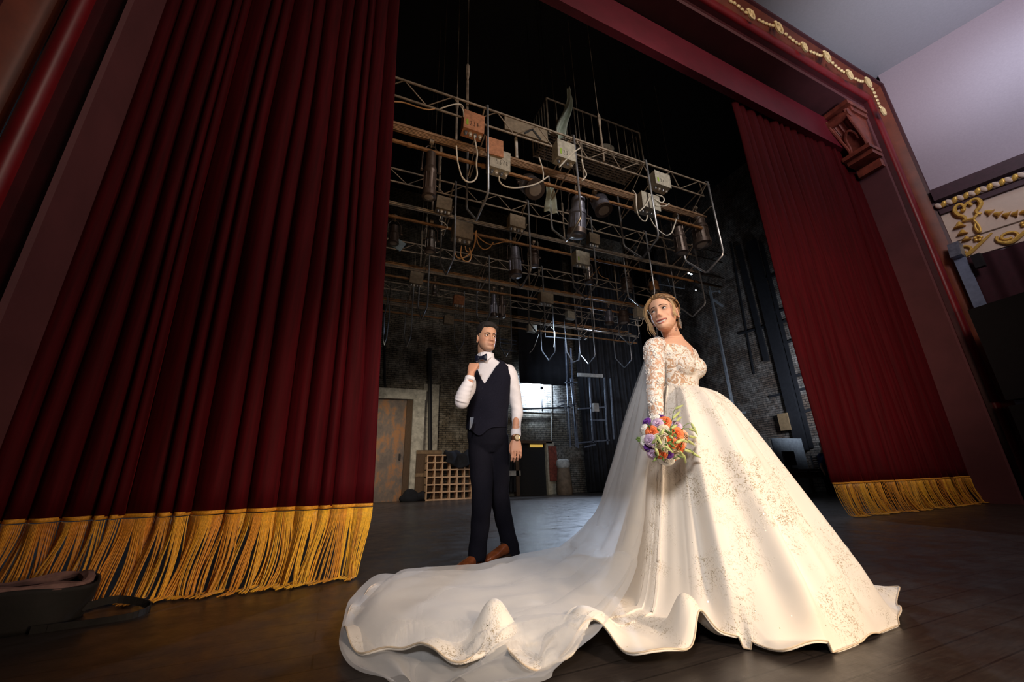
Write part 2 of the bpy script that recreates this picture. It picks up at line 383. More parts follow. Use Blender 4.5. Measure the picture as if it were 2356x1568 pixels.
def curtain(name, xa, xb, yfun, ztop, zf, fold, label, seed, ncol, zb=0.10, spread=.0, lamp_tone=None, nst=330, lean=0.0):
    root = empty(name, (xa, yfun(xa), 0), label, 'curtain')
    L = xb-xa
    def S(u, z):
        s = u*L; gather = .88+.12*min(1, max(0, (z-.4)/6))
        x = xa+s+.004*math.sin(2*z+9*s)-(.027*z*u if xb < 1 else 0); k = 1.0-.35*min(1, z/ztop)
        w_ = .008*math.sin(1.1*z+5*s)
        return Vector((x, yfun(x)+fold(s+w_)*k+.02*math.sin(.8*z+2*s), z))
    nu = int(L/.009); nv = 26
    mb = MB(); mb.grid(lambda u, v: S(u, zf+(ztop-zf)*v**1.2), nu, nv)
    o = mb.build('drape', M['velvet'], root, angle=0); thicken(o, .012, 1)
    mb = MB(); mb.grid(lambda u, v: S(u, zf-.015+.022*v)+Vector((0, -.016, 0)), nu, 3); o = mb.build('fringe_heading', M['fringeband'], root, angle=0); thicken(o, .01, 0)
    r = random.Random(seed); mb = MB(); cl = 0; k = 0; off = (0, 0, 0)
    for i in range(nst):
        u = (i+.5)/nst
        if k <= 0:
            k = r.randint(3, 13); off = (r.gauss(lean, .022), r.uniform(-.12, -.02), r.uniform(-.05, .05)); ctone = r.random()
        k -= 1
        p0 = S(u, zf-.02)+Vector((0, -.02, 0))
        tone = .65*ctone+.35*lamp_tone(u) if lamp_tone else ctone  # orange to yellow shift of warm lamplight, painted into the cord colour
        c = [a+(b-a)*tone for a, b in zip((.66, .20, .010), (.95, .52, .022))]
        g = r.uniform(.8, 1.12); c = [q*g for q in c]
        bx = off[0]+r.gauss(0, .009); by = off[1]+r.gauss(0, .015); cv = off[2]+r.gauss(0, .01)
        pts = []
        for q in range(9):
            t = q/8; z = zf-.02-(zf-.035)*min(1, t*1.12)
            e = t**2.2
            sw = cv*math.sin(PI*t)*t
            pts.append(Vector((p0.x+bx*e+sw, p0.y+by*e, max(.012, z))))
        tail = r.uniform(.02, .06); d = Vector((bx*1.4+.2*cv, by, 0)); d = d.normalized() if d.length > .01 else Vector((0, -1, 0))
        pts.append(pts[-1]+d*tail+Vector((0, 0, -.002))); 
        mb.tube(pts, .0042, 5, col=c)
    o = mb.build('fringe', M['fringe'], root, angle=0); o['kind'] = 'stuff'; o['label'] = 'golden twisted cord fringe'
    return root
curtain('stage_curtain', -1.86, .29, lambda x: 3.33-.02*(x+1.7), 8.0, .455, folds(3, .12, .075), 'tall left red velvet curtain with deep folds and gold fringe at the floor', 5, 0, lamp_tone=lambda u: min(1, max(0, .1+1.0*u)), nst=400, lean=-.05)
curtain('stage_curtain', 6.24, 9.9, lambda x: 3.60+.005*(x-6), 8.0, .42, folds(11, .20, .10), 'right red velvet curtain hanging from the red beam beside the bracket', 9, 0, lamp_tone=lambda u: 1-.7*u, nst=420, lean=.03)
# ================================================================= lighting rig above the stage
M['steel'] = simple('rust specked steel', (.33, .27, .21), .5, .35, var=.55, scale=9, bump=.3)
M['rust'] = simple('rusty pipe', (.30, .15, .06), .6, .3, var=.5, scale=7, bump=.3)
M['tin'] = simple('zinc pipe', (.42, .44, .47), .35, .7, var=.3, scale=12)
M['boxgrey'] = simple('grey box enamel', (.42, .40, .33), .6, .1, var=.3, scale=14)
M['boxrust'] = simple('rust red box enamel', (.50, .22, .11), .65, .1, var=.35, scale=16)
M['boxdim'] = simple('brown box enamel', (.24, .19, .13), .65, .1, var=.3, scale=14)
M['whitecable'] = simple('white rubber cable', (.78, .74, .64), .5, var=.1)
M['yellowcable'] = simple('orange rubber cable', (.62, .33, .13), .5, var=.1)
M['darkcable'] = simple('black rubber cable', (.02, .02, .022), .5, var=.1)
M['lampblack'] = simple('black lamp housing', (.10, .075, .065), .38, .4, var=.3, scale=12)
M['lampgrey'] = simple('grey lamp housing', (.20, .21, .27), .38, .5, var=.3, scale=12)
M['lampchrome'] = simple('bright lamp housing', (.65, .62, .58), .18, .95, var=.2, scale=12)
M['lens'] = simple('lens glass', (.35, .3, .26), .08, .2, var=.1)
M['porcelain'] = simple('white porcelain', (.75, .72, .66), .3, var=.1)
M['ink'] = simple('black ink', (.012, .012, .012), .7)
M['green'] = simple('green tape', (.30, .50, .03), .6, var=.15)
M['paleSheet'] = simple('pale green plastic sheet', (.50, .58, .52), .6, var=.2, scale=5)
HX = [1.5+1.485*k for k in range(7)]
ROWS = {1: (4.6, .0, 6.05), 2: (6.34, .0, 8.6), 3: (8.62, .2, 9.4), 4: (10.78, .3, 9.6)}
rig = {}
def batten(row, hoops, label, thick=1.0):
    Y, x0, x1 = ROWS[row]; root = empty('lighting_batten', ((x0+x1)/2, Y, 5.0), label, 'lighting batten', 'steel lighting battens above the stage')
    rig[row] = root
    a = MB(); r = .017*thick
    A = lambda x: Vector((x, Y-.36, 5.80)); B = lambda x: Vector((x, Y-.20, 5.66))
    a.tube([A(x0), A(x1)], r, 6); a.tube([B(x0), B(x1)], r, 6)
    k = 0; x = x0
    while x < x1-.2: 
        a.tube([(A if k % 2 else B)(x), (B if k % 2 else A)(min(x1, x+.34))], .009*thick, 5); x += .34; k += 1
    a.build('front_truss', M['steel'], root)
    a = MB(); A2 = lambda x: Vector((x, Y+.36, 5.62)); B2 = lambda x: Vector((x, Y+.22, 5.50))
    a.tube([A2(x0), A2(x1)], r, 6); a.tube([B2(x0), B2(x1)], r, 6); x = x0; k = 0
    while x < x1-.2:
        a.tube([(A2 if k % 2 else B2)(x), (B2 if k % 2 else A2)(min(x1, x+.38))], .009*thick, 5); x += .38; k += 1
    a.build('rear_truss', M['rust'], root)
    a = MB()
    for j in (range(6) if row == 1 else (0, 3, 5)): a.tube([(x0, Y-.10+.035*j, 5.30+.012*j), (x1-.05, Y-.10+.035*j, 5.30+.012*j)], .012, 5)
    a.tube([(x0, Y-.16, 5.22), (x1, Y-.16, 5.22)], .018*thick, 6)
    a.build('conduit_run', M['steel'] if row > 1 else simple('copper brown conduit', (.42, .27, .17), .5, .4, var=.4, scale=9), root)
    a = MB(); a.tube([(x0, Y-.02, 5.05), (x1, Y-.02, 5.05)], .028, 8)
    for x in np.arange(x0+.5, x1, 1.1): a.lathe((x-.03, Y-.02, 5.05), (1, 0, 0), [(0, .036), (.06, .036)], 8)
    a.build('lamp_pipe', M['rust'], root)
    for x in hoops:
        a = MB(); dx = .04
        P = [(x-dx, Y+.36, 5.62), (x-dx, Y+.37, 4.58), (x-dx, Y+.35, 4.50), (x, Y+.02, 4.10), (x, Y-.02, 4.09), (x+dx, Y-.35, 4.26), (x+dx, Y-.38, 4.33), (x+dx, Y-.38, 5.84), (x+dx, Y-.34, 5.88), (x+dx, Y-.30, 5.84)]
        a.tube(P, .018*thick, 7); a.build('guard_hoop', M['tin'], root)
        a = MB()
        for z in (5.78, 5.28): a.tube([(x, Y-.37, z), (x, Y+.37, z-.16)], .012, 5)
        a.tube([(x, Y-.37, 5.78), (x-.02, Y+.37, 5.15)], .009, 5)
        a.build('tie_bar', M['steel'], root)
    for x in np.arange(x0+1.25, x1, 2.4 if row == 1 else 3.0):
        for yy in (-.3, .3):
            a = MB(); a.tube([(x, Y+yy, 5.6), (x, Y+yy, 6.3)], .02, 6); a.tube([(x, Y+yy, 6.3), (x, Y+yy, 6.42), (x, Y+yy, 6.6), (x, Y+yy, 6.66)], [.012, .03, .03, .008], 6)
            a.tube([(x, Y+yy, 6.62), (x, Y+yy, 10.99)], .006, 4)
            a.build('suspension_rod', M['steel'], root)
    return root
batten(1, HX[:4], 'nearest steel lighting batten, with four pointed guard hoops over the groom')
batten(2, HX[:5], 'second steel lighting batten from the front, behind the nearest one')
batten(3, HX[:6], 'third lighting batten from the front, dim steel above the bride and groom')
batten(4, HX[:6], 'rearmost and lowest looking lighting batten, in bluish light near the back wall', 1.0)
# --- junction boxes on the battens
DIG = {'1': [[(.5, 0), (.5, 1), (.3, .8)]], '2': [[(.1, .8), (.5, 1), (.85, .75), (.1, 0), (.9, 0)]], '3': [[(.1, .9), (.6, 1), (.85, .75), (.4, .55), (.85, .3), (.5, 0), (.1, .1)]],
       '4': [[(.7, 0), (.7, 1), (.1, .35), (.95, .35)]], '5': [[(.9, 1), (.2, 1), (.2, .55), (.7, .6), (.85, .3), (.5, 0), (.1, .1)]], '6': [[(.8, 1), (.2, .5), (.2, .1), (.6, 0), (.85, .3), (.5, .55), (.2, .4)]],
       '7': [[(.1, 1), (.9, 1), (.4, 0)]], '8': [[(.5, .55), (.2, .8), (.5, 1), (.8, .8), (.5, .55), (.15, .25), (.5, 0), (.85, .25), (.5, .55)]]}
def digits(txt, org, sx, sz, mb, r=.0035):
    x = org[0]
    for ch in txt:
        if ch in DIG:
            for st in DIG[ch]: mb.tube([(x+px*sx*.7, org[1], org[2]+pz*sz) for px, pz in st], r, 4)
        x += sx*1.35
def jbox(px, py, Y, wpx, hpx, mat, label, nums='', green=False, sockets=4, tilt=0.04):
    a = V(px-wpx/2, py, Y); b = V(px+wpx/2, py, Y); c = V(px, py, Y); W_ = (b-a).length*.97; t = V(px, py-hpx/2, Y); bt = V(px, py+hpx/2, Y); Hh = (t.z-bt.z)
    root = empty('junction_box', (c.x, Y, c.z-Hh/2), label, 'junction box', 'junction boxes on the lighting battens')
    d = W_*.55; R = Matrix.Rotation(tilt, 3, 'Y')
    m = MB(); m.box((c.x, Y, c.z), (W_, d, Hh), R); m.box((c.x, Y-d/2-.003, c.z+.0), (W_*1.02, .006, Hh*1.02), R); m.box((c.x, Y+d*.3, c.z+Hh*.6), (W_*.3, .03, Hh*.4), R)
    m.build('case', mat, root, smooth=False)
    for k in range(sockets):
        x = c.x+W_*(-.36+.72*k/max(1, sockets-1)); z = c.z-Hh/2
        m = MB(); m.lathe((x, Y-d*.1, z+.002), (0, 0, -1), [(0, .03), (.012, .03), (.014, .022), (.05, .02), (.052, .012)], 10); m.build('socket', M['porcelain'] if k % 2 else M['tin'], root)
    if nums:
        m = MB(); s = Hh*.24; digits(nums, (c.x-W_*.2, Y-d/2-.0065, c.z-Hh*.28), W_*.12, s, m); m.build('handwritten_number', M['ink'], root)
    if green:
        m = MB(); m.box((c.x-W_*.34, Y-d/2-.008, c.z-Hh*.15), (W_*.1, .003, Hh*.3)); m.build('green_tape_mark', M['green'], root, smooth=False)
    return root
jbox(1087, 290, 4.3, 44, 40, M['boxrust'], 'rust streaked junction box numbered 2 3 4 with green tape, on the nearest batten', '234', True)
jbox(1146, 376, 4.42, 44, 42, M['boxgrey'], 'grey junction box numbered 5 6 7 8 below the plain orange panel', '5678')
jbox(1297, 355, 4.3, 38, 38, M['boxgrey'], 'beige junction box numbered 2 3 with green tape below the hanging pale sheet', '23', True)
jbox(1516, 420, 4.35, 32, 28, M['boxgrey'], 'grey junction box with green tape nearest the right end of the nearest batten', '34', True)
jbox(1488, 471, 4.42, 38, 32, M['boxgrey'], 'grey junction box with two curled white cables, right half of the nearest batten')
jbox(1063, 535, 6.1, 44, 36, M['boxdim'], 'dark grey junction box with orange cable loops above the groom')
jbox(1020, 472, 6.0, 34, 28, M['boxdim'], 'brown junction box below the tall black spotlight')
jbox(1187, 514, 6.1, 34, 26, M['boxdim'], 'brown banded junction box over the groom, right of the orange cable loops')
jbox(1336, 597, 6.1, 30, 28, M['boxgrey'], 'junction box with green mark at mid height between bride and groom', '', True)
jbox(1364, 552, 5.95, 22, 22, M['boxdim'], 'small ochre junction box above the green marked one')
jbox(957, 642, 8.3, 30, 26, M['boxdim'], 'dark brown junction box with bright socket tips near the red curtain edge')
jbox(1055, 692, 8.4, 24, 20, M['boxrust'], 'dull red junction box just above and left of the groom hair')
jbox(1255, 688, 8.3, 28, 22, M['boxdim'], 'dim brown junction box left of the bride, on the third batten')
jbox(1471, 721, 8.1, 20, 20, M['boxgrey'], 'pale junction box right beside the bride hair')
jbox(1223, 756, 10.4, 18, 16, M['boxgrey'], 'small pale junction box right of the groom head on the rearmost batten', sockets=0)
jbox(1312, 726, 10.4, 18, 16, M['boxgrey'], 'small pale junction box on the rearmost batten above the steel cage', sockets=0)
jbox(1032, 737, 10.4, 22, 18, M['boxdim'], 'dim brown junction box left of the groom head on the rearmost batten', sockets=0)
o = MB().box(V(1138, 338, 4.3), (.27, .02, .30)).build('terminal_panel', M['boxrust'], smooth=False); tag(o, 'plain orange panel fixed above the grey box on the nearest batten', 'panel')
m = MB(); p = V(1211, 299, 4.55); m.box(p, (.78, .03, .26)); root = empty('name_board', p, 'grey brown board with a dark chevron standing on the nearest batten', 'board')
m.build('panel', M['boxdim'], root, smooth=False); m = MB(); q = p+Vector((.1, -.02, -.03))
m.bar(q+Vector((-.15, 0, -.08)), q+Vector((0, 0, .07)), .035, .008, (0, 1, 0)); m.bar(q+Vector((0, 0, .07)), q+Vector((.15, 0, -.1)), .035, .008, (0, 1, 0)); m.build('chevron', M['ink'], root, smooth=False)
# --- stage lamps
def lamp(px, py0, py1, Y, rpx, mat, label, kind='profile', lean=(0, 0)):
    t = V(px, py0, Y); up_ = Y > 6.9 and Y < 7.2; b = V(px+lean[0], py1, Y); r = abs(V(px+rpx, (py0+py1)/2, Y).x-V(px, (py0+py1)/2, Y).x)
    b = Vector((t.x+lean[0]*.004, Y+lean[1], b.z)); L = (t-b).length; ax = (b-t)/L
    root = empty('stage_lamp', t+Vector((0, 0, .0)), label, 'stage lamp', 'stage lamps hanging from the battens')
    m = MB()
    if kind == 'profile':
        m.lathe(t, ax, [(0, r*.5), (.02*L, r*.75), (.34*L, r*.8), (.36*L, r*.95), (.46*L, r*1.0), (.48*L, r*.9), (.88*L, r*.92)], 18)
        for k in range(10):
            a = 2*PI*k/10; u = ax.orthogonal().normalized(); w_ = ax.cross(u); dd = (u*math.cos(a)+w_*math.sin(a))*r*.94
            m.bar(t+ax*L*.5+dd, t+ax*L*.86+dd, .008, .012)
    else:
        m.lathe(t, ax, [(0, r*.5), (.03*L, r*.85), (.55*L, r*.95), (.6*L, r*1.0), (.85*L, r)], 18)
        for k in range(5): m.lathe(t+ax*L*(.1+.09*k), ax, [(0, r*1.04), (.02*L, r*1.04)], 18)
    m.build('housing', mat, root)
    m = MB(); m.lathe(t, ax, [(.86*L, r*1.06), (.99*L, r*1.1), (1.0*L, r*.95)], 18); f = m.build('lens_hood', M['lampblack'], root)
    m = MB(); m.lathe(t, ax, [(.985*L, r*.93), (1.004*L, r*.6), (1.01*L, r*.1)], 18); m.build('lens', M['lens'], root)
    u = Vector((1, 0, 0)); m = MB(); c = t+ax*L*.42
    m.tube([c-u*r*1.1, c-u*r*1.3, t-u*r*1.25-ax*.02, t-ax*.12-u*r*.5, t-ax*.12+u*r*.5, t+u*r*1.25-ax*.02, c+u*r*1.3, c+u*r*1.1], .009, 6)
    m.lathe(c-u*r*1.5, u, [(0, .022), (.03, .022)], 8); m.lathe(c+u*r*1.3, u, [(0, .022), (.03, .022)], 8)
    m.build('yoke', M['lampblack'], root)
    m = MB(); m.lathe(t-ax*.2-u*.03, u, [(0, .04), (.06, .04)], 10); m.tube([t-ax*.2, t-ax*.1], .012, 6); m.build('clamp', M['steel'], root)
    if up_: hang(root, t+Vector((0, 0, .15)))
    return root
lamp(992, 352, 455, 4.6, 15, M['lampblack'], 'tall brown black spotlight on the nearest batten beside the red curtain')
lamp(1331, 455, 532, 4.75, 17, M['lampgrey'], 'long ribbed grey spotlight above the middle, inside the second guard hoop', lean=(-10, .1))
lamp(1376, 458, 492, 4.7, 15, M['lampgrey'], 'short grey lamp with ribbed collar just right of the long ribbed spotlight', 'fresnel', lean=(4, -.1))
lamp(1212, 420, 458, 4.9, 19, M['lampgrey'], 'wide dark lamp tilted forward below the curved white cable', 'fresnel', lean=(6, -.25))
lamp(1557, 516, 580, 4.7, 10, M['lampblack'], 'slim brown spotlight under the right end of the nearest batten')
lamp(1603, 498, 560, 4.7, 13, M['lampblack'], 'dark spotlight hanging last on the right end of the nearest batten')
lamp(992, 532, 580, 6.34, 12, M['lampchrome'], 'shiny spotlight glinting on the second batten, left of the groom')
lamp(1352, 612, 650, 6.34, 8, M['lampchrome'], 'small coppery shining spotlight below the green marked box')
lamp(1184, 570, 635, 6.4, 13, M['lampgrey'], 'dark grey spotlight high above and right of the groom')
lamp(908, 520, 560, 6.4, 12, M['lampblack'], 'dark spotlight nearest the red curtain on the second batten')
lamp(1228, 575, 612, 6.5, 9, M['lampblack'], 'dark spotlight right of the dark grey one, second batten', 'fresnel')
lamp(1136, 678, 728, 8.6, 7, M['lampgrey'], 'slender bluish spotlight directly above the groom')
lamp(1154, 680, 730, 8.7, 7, M['lampblack'], 'slender black spotlight just right of the slender bluish one')
lamp(1000, 655, 680, 8.6, 6, M['lampchrome'], 'small glinting lamp left above the groom on the third batten', 'fresnel')
lamp(1400, 715, 745, 8.6, 8, M['lampgrey'], 'small grey spotlight left of the bride face', lean=(-6, 0))
lamp(1432, 715, 742, 8.6, 10, M['lampblack'], 'round black lamp next to the bride face', 'fresnel')
lamp(1440, 640, 668, 7.0, 10, M['lampblack'], 'dark lamp above the bride forehead on the second batten', 'fresnel')
lamp(1503, 648, 672, 7.0, 8, M['rust'], 'rusty small lamp above the bride hair', 'fresnel')
# --- cables
def cable(pts, Y, mat, label, r=.011, grp='cables hanging from the battens'):
    P = spline([V(x, y, Y+(.02*math.sin(i*1.7))) for i, (x, y) in enumerate(pts)], 6); m = MB(); m.tube(P, r, 6); o = m.build('power_cable', mat)
    return tag(o, label, 'cable', grp)
wc = M['whitecable']; oc = M['yellowcable']
cable([(1091, 312), (1094, 330), (1098, 352), (1096, 378), (1098, 402), (1090, 416), (1076, 418), (1064, 408), (1057, 388), (1052, 365), (1050, 335)], 4.25, wc, 'white cable looping down from the rust streaked box')
cable([(1148, 405), (1150, 418), (1162, 428), (1185, 432), (1215, 428), (1240, 420), (1262, 405)], 4.3, wc, 'white cable sagging right from the grey box numbered 5 6 7 8')
cable([(1240, 362), (1246, 380), (1250, 400), (1249, 418)], 4.35, wc, 'short white cable hanging onto the sagging one')
cable([(1067, 248), (1060, 240), (1045, 240), (1030, 244), (1013, 250)], 4.2, wc, 'white cable arching over the truss at the upper left', .009)
cable([(1067, 268), (1066, 256), (1063, 247)], 4.2, wc, 'short white cable entering the top of the rust streaked box', .009)
cable([(1287, 384), (1300, 370), (1318, 352), (1335, 340)], 4.2, wc, 'white cable crossing the beige box diagonally')
cable([(1338, 367), (1342, 385), (1349, 402), (1339, 416)], 4.3, wc, 'short bent white cable right of the beige box')
cable([(1457, 438), (1463, 448), (1464, 470), (1467, 490), (1476, 505), (1486, 508), (1490, 495)], 4.3, wc, 'white cable curling down left of the box with curled cables')
cable([(1496, 502), (1505, 518), (1518, 532), (1533, 541), (1545, 535), (1551, 520), (1556, 505)], 4.35, wc, 'white cable forming a wide U below the right end of the nearest batten')
cable([(1497, 448), (1490, 465), (1480, 478), (1471, 486)], 4.22, wc, 'white cable drawn across the box with curled cables')
cable([(1510, 448), (1524, 452), (1528, 460), (1522, 466), (1505, 457)], 4.3, wc, 'small white cable hook under the right green taped box')
cable([(1540, 468), (1528, 474), (1508, 472)], 4.3, wc, 'short white cable lying over the conduits at the right')
cable([(1095, 532), (1092, 560), (1085, 578), (1068, 592), (1052, 592), (1046, 575), (1046, 560)], 6.0, oc, 'orange cable loop, widest under the dark grey box')
cable([(1062, 565), (1060, 585), (1066, 598), (1078, 601), (1084, 590), (1080, 570)], 5.95, oc, 'orange cable loop, lowest under the dark grey box')
cable([(1070, 566), (1074, 578), (1086, 576), (1094, 555), (1096, 530)], 6.05, oc, 'orange cable, tightest loop beside the dark grey box')
cable([(1095, 535), (1100, 560), (1112, 573), (1125, 570), (1135, 558)], 6.0, oc, 'orange cable curving right of the dark grey box')
cable([(1096, 540), (1110, 553), (1130, 562), (1160, 556), (1175, 556)], 6.05, oc, 'long flat orange cable along the second batten')
cable([(1014, 497), (1012, 508), (1022, 512), (1030, 524), (1014, 530)], 6.0, wc, 'thin white cable below the brown box', .007)
cable([(1380, 612), (1370, 625), (1356, 640)], 6.0, oc, 'thin cable behind the coppery lamp', .007)
cable([(1374, 618), (1382, 634), (1400, 642)], 6.0, oc, 'thin cable right of the coppery lamp', .007)
cable([(1240, 768), (1228, 800), (1218, 812)], 10.3, wc, 'thin curved cable hanging right of the small pale box', .007)
cable([(1268, 752), (1277, 765), (1274, 798)], 10.3, wc, 'thin cable dangling over the black hanging screen', .008)
cable([(1462, 738), (1464, 747), (1472, 749), (1478, 742), (1478, 735)], 8.0, wc, 'small white cable loop beside the bride hair', .012)
cable([(900, 233), (930, 236), (960, 246), (985, 252), (1000, 250)], 4.3, oc, 'brown cable sagging at the upper left by the curtain', .009)
cable([(887, 665), (892, 690), (886, 720)], 8.2, M['tin'], 'grey looped cable near the curtain edge', .01)
# ---------------------------------------------------------------- catwalk basket
Yf = 5.25; pa = V(1257, 228, Yf); pb = V(1470, 303, Yf); zt = (pa.z+pb.z)/2; zb = V(1478, 378, Yf).z; Yb = 5.92; xa, xb = pa.x, pb.x
root = empty('catwalk_basket', ((xa+xb)/2, 6, zb), 'railed steel catwalk basket above the nearest batten', 'catwalk')
m = MB()
for z in (zt, zb+.02): m.tube([(xa, Yf, z), (xb, Yf, z), (xb, Yb, z), (xa, Yb, z)], .018, 6, closed=True)
m.build('rail', M['steel'], root)
for x0, y0, x1, y1, n in ((xa, Yf, xb, Yf, 11), (xb, Yf, xb, Yb, 6), (xb, Yb, xa, Yb, 9), (xa, Yb, xa, Yf, 6)):
    for k in range(n):
        t = k/n; x = x0+(x1-x0)*t; y = y0+(y1-y0)*t; MB().tube([(x, y, zb), (x, y, zt)], .018 if k == 0 else .009, 6).build('baluster', M['steel'], root)
m = MB()
for k in range(16): x = xa+(xb-xa)*(k+.5)/16; m.bar((x, Yf, zb), (x, Yb, zb), .012, .04)
for k in range(10): y = Yf+(Yb-Yf)*(k+.5)/10; m.bar((xa, y, zb), (xb, y, zb), .02, .03)
m.build('grating', M['steel'], root, smooth=False)
for x in (xa, xb): hang(root, (x, Yf, zt)); hang(root, (x, Yb, zt))
m = MB(); p = V(1302, 200, 5.15); q = V(1300, 320, 5.15)
m.grid(lambda u, v: p.lerp(q, v)+Vector(((u-.5)*(.05+.22*v)+.10*math.sin(4.5*v+.6), .05*math.sin(9*u+4*v), 0)), 14, 30)
o = thicken(m.build('plastic_sheet', M['paleSheet']), .006); tag(o, 'pale crumpled sheet hanging over the catwalk railing', 'sheet', 'pale sheets in the rig')
m = MB(); p = V(1262, 425, 4.95); q = V(1272, 490, 4.95)
m.grid(lambda u, v: p.lerp(q, v)+Vector(((u-.5)*(.10+.17*v)+.02*math.sin(5*v), .03*math.sin(11*u+2*v), 0)), 14, 20)
o = thicken(m.build('plastic_sheet', M['paleSheet']), .006); hang(o, p); tag(o, 'pale ribbed sheet hanging below the nearest batten conduits', 'sheet', 'pale sheets in the rig')
m = MB(); c = V(1395, 342, 5.6); m.ball(c, (.2, .12, .09), 14, 8); m.ball(c+Vector((.1, 0, .02)), (.1, .1, .08), 10, 6); o = m.fuse(None, None, None, .02, 2); o = link_mesh('sack', o, simple('beige sackcloth', (.45, .4, .32), .9), None, True, 0, True); tag(o, 'small beige bundle lying on the catwalk floor', 'sack')
m = MB(); p = V(1187, 318, 4.7); m.tube([p, p-Vector((0, 0, .42))], .028, 8); o = m.build('marked_tube', M['porcelain']); tag(o, 'short white tube with rusty ends hanging behind the orange panel', 'tube')
p = V(1412, 395, 5.4); 
m = MB(); p = V(916, 562, 6.5); m.box(p, (.2, .02, .2), Matrix.Rotation(.5, 3, 'Y')); o = m.build('lamp_shutter', simple('pale blue sheet metal', (.3, .42, .5), .5, .3), smooth=False); tag(o, 'small pale blue metal flap by the curtain edge', 'flap')
# crossing lower steel work near the right end
for (pts, Y, lab) in (([(1535, 640), (1545, 672), (1545, 682)], 9.0, 'bright zinc tube standing above the bride hair'), ([(1515, 653), (1575, 664), (1574, 657)], 9.0, 'bright horizontal zinc tube above the bride hair'), ([(1632, 658), (1636, 672), (1655, 668)], 9.0, 'short bent zinc tube right of the bride head')):
    m = MB(); m.tube([V(x, y, Y) for x, y in pts], .02, 6); o = m.build('zinc_tube', M['tin']); hang(o, V(*pts[0], Y)); tag(o, lab, 'tube', 'zinc tubes at the upstage right')
# ================================================================= upstage: back wall, right wall, furniture
M['rustydoor'] = (lambda t: (t.set(**{'Base Color': t.ramp(t.noise(t.mp((1, 1, .6)), 2.2, 6, .7), [(.3, (.08, .075, .085)), (.5, (.20, .16, .14)), (.6, (.40, .19, .08)), (.72, (.24, .2, .18))]), 'Roughness': .55, 'Metallic': .4}), t.m)[1])(NT('rusty door steel'))
M['whitepaint'] = simple('chipped white paint', (.50, .49, .45), .8, var=.4, scale=6, bump=.4)
M['darkwood'] = simple('dark brown wood', (.10, .06, .035), .7, var=.3, stretch=(8, 8, 1))
M['pine'] = simple('pale pine', (.62, .42, .28), .7, var=.2, scale=10, stretch=(3, 3, 3))
M['navy'] = simple('black navy cloth', (.010, .012, .020), .95, var=.4, scale=8)
M['bluesteeldim'] = simple('dark blue steel', (.07, .085, .12), .45, .5, var=.35, scale=10)
YB = 12.98
# steel door with painted surround
a = V(862, 1148, YB); d0 = V(868, 918, YB); dr = V(936, 1146, YB)
xl, xr, zt_ = a.x-.35, V(930, 1000, YB).x, d0.z
root = empty('steel_door', ((xl+xr)/2, YB-.1, 0), 'tall rusty grey steel door at the left end of the back wall', 'door')
MB().box(((xl+xr)/2, YB-.08, zt_/2), (xr-xl, .08, zt_)).build('panel', M['rustydoor'], root, smooth=False)
MB().box((xr+.09, YB-.12, zt_/2), (.18, .16, zt_)).build('jamb', M['darkwood'], root, smooth=False)
m = MB(); m.box((xr-.12, YB-.14, 1.25), (.05, .05, .18)); m.build('handle', M['iron'], root, smooth=False)
m = MB(); m.box(((xl+xr)/2+.02, YB-.14, zt_+.16), (xr-xl+1.12, .28, .32)); m.box((xr+.36, YB-.16, zt_/2), (.36, .32, zt_+.0)); m.build('door_surround', M['whitepaint'], root, smooth=False)
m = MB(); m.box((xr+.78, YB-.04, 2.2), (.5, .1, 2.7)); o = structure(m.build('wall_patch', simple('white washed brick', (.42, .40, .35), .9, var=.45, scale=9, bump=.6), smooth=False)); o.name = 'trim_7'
def pipe(name, p0, p1, Y, r, mat, lab, cat='pipe', grp=None, n=8):
    m = MB(); m.tube([V(*p0, Y), V(*p1, Y)], r, n); o = m.build(name, mat)
    if name == 'grid_pipe': hang(o, V(*p0, Y))
    return tag(o, lab, cat, grp)
pipe('drain_pipe', (988, 800), (990, 1140), 12.9, .07, M['iron'], 'black vertical drain pipe on the back wall beside the white door surround')
pipe('conduit_pipe', (884, 700), (886, 905), 12.9, .03, M['iron'], 'thin black vertical conduit above the steel door')
# wooden pigeonhole lattice
Ys = 12.25; p0 = V(980, 1152, Ys); x0 = p0.x; x1 = V(1162, 1140, Ys+.15).x; zt2 = V(980, 1047, Ys).z; 
root = empty('pigeonhole_rack', ((x0+x1)/2, Ys, 0), 'pale pine lattice rack of square holes standing on the stage behind the groom', 'rack')
NC, NRW = 11, 6; dep = .28
for k in range(NC+1):
    x = x0+(x1-x0)*k/NC; MB().box((x, Ys+dep/2, zt2/2), (.035, dep, zt2)).build('upright', M['pine'], root, smooth=False)
for k in range(NRW+1):
    z = .02+(zt2-.02)*k/NRW; MB().box(((x0+x1)/2, Ys+dep/2, z), (x1-x0+.035, dep-.004, .035)).build('shelf', M['pine'], root, smooth=False)
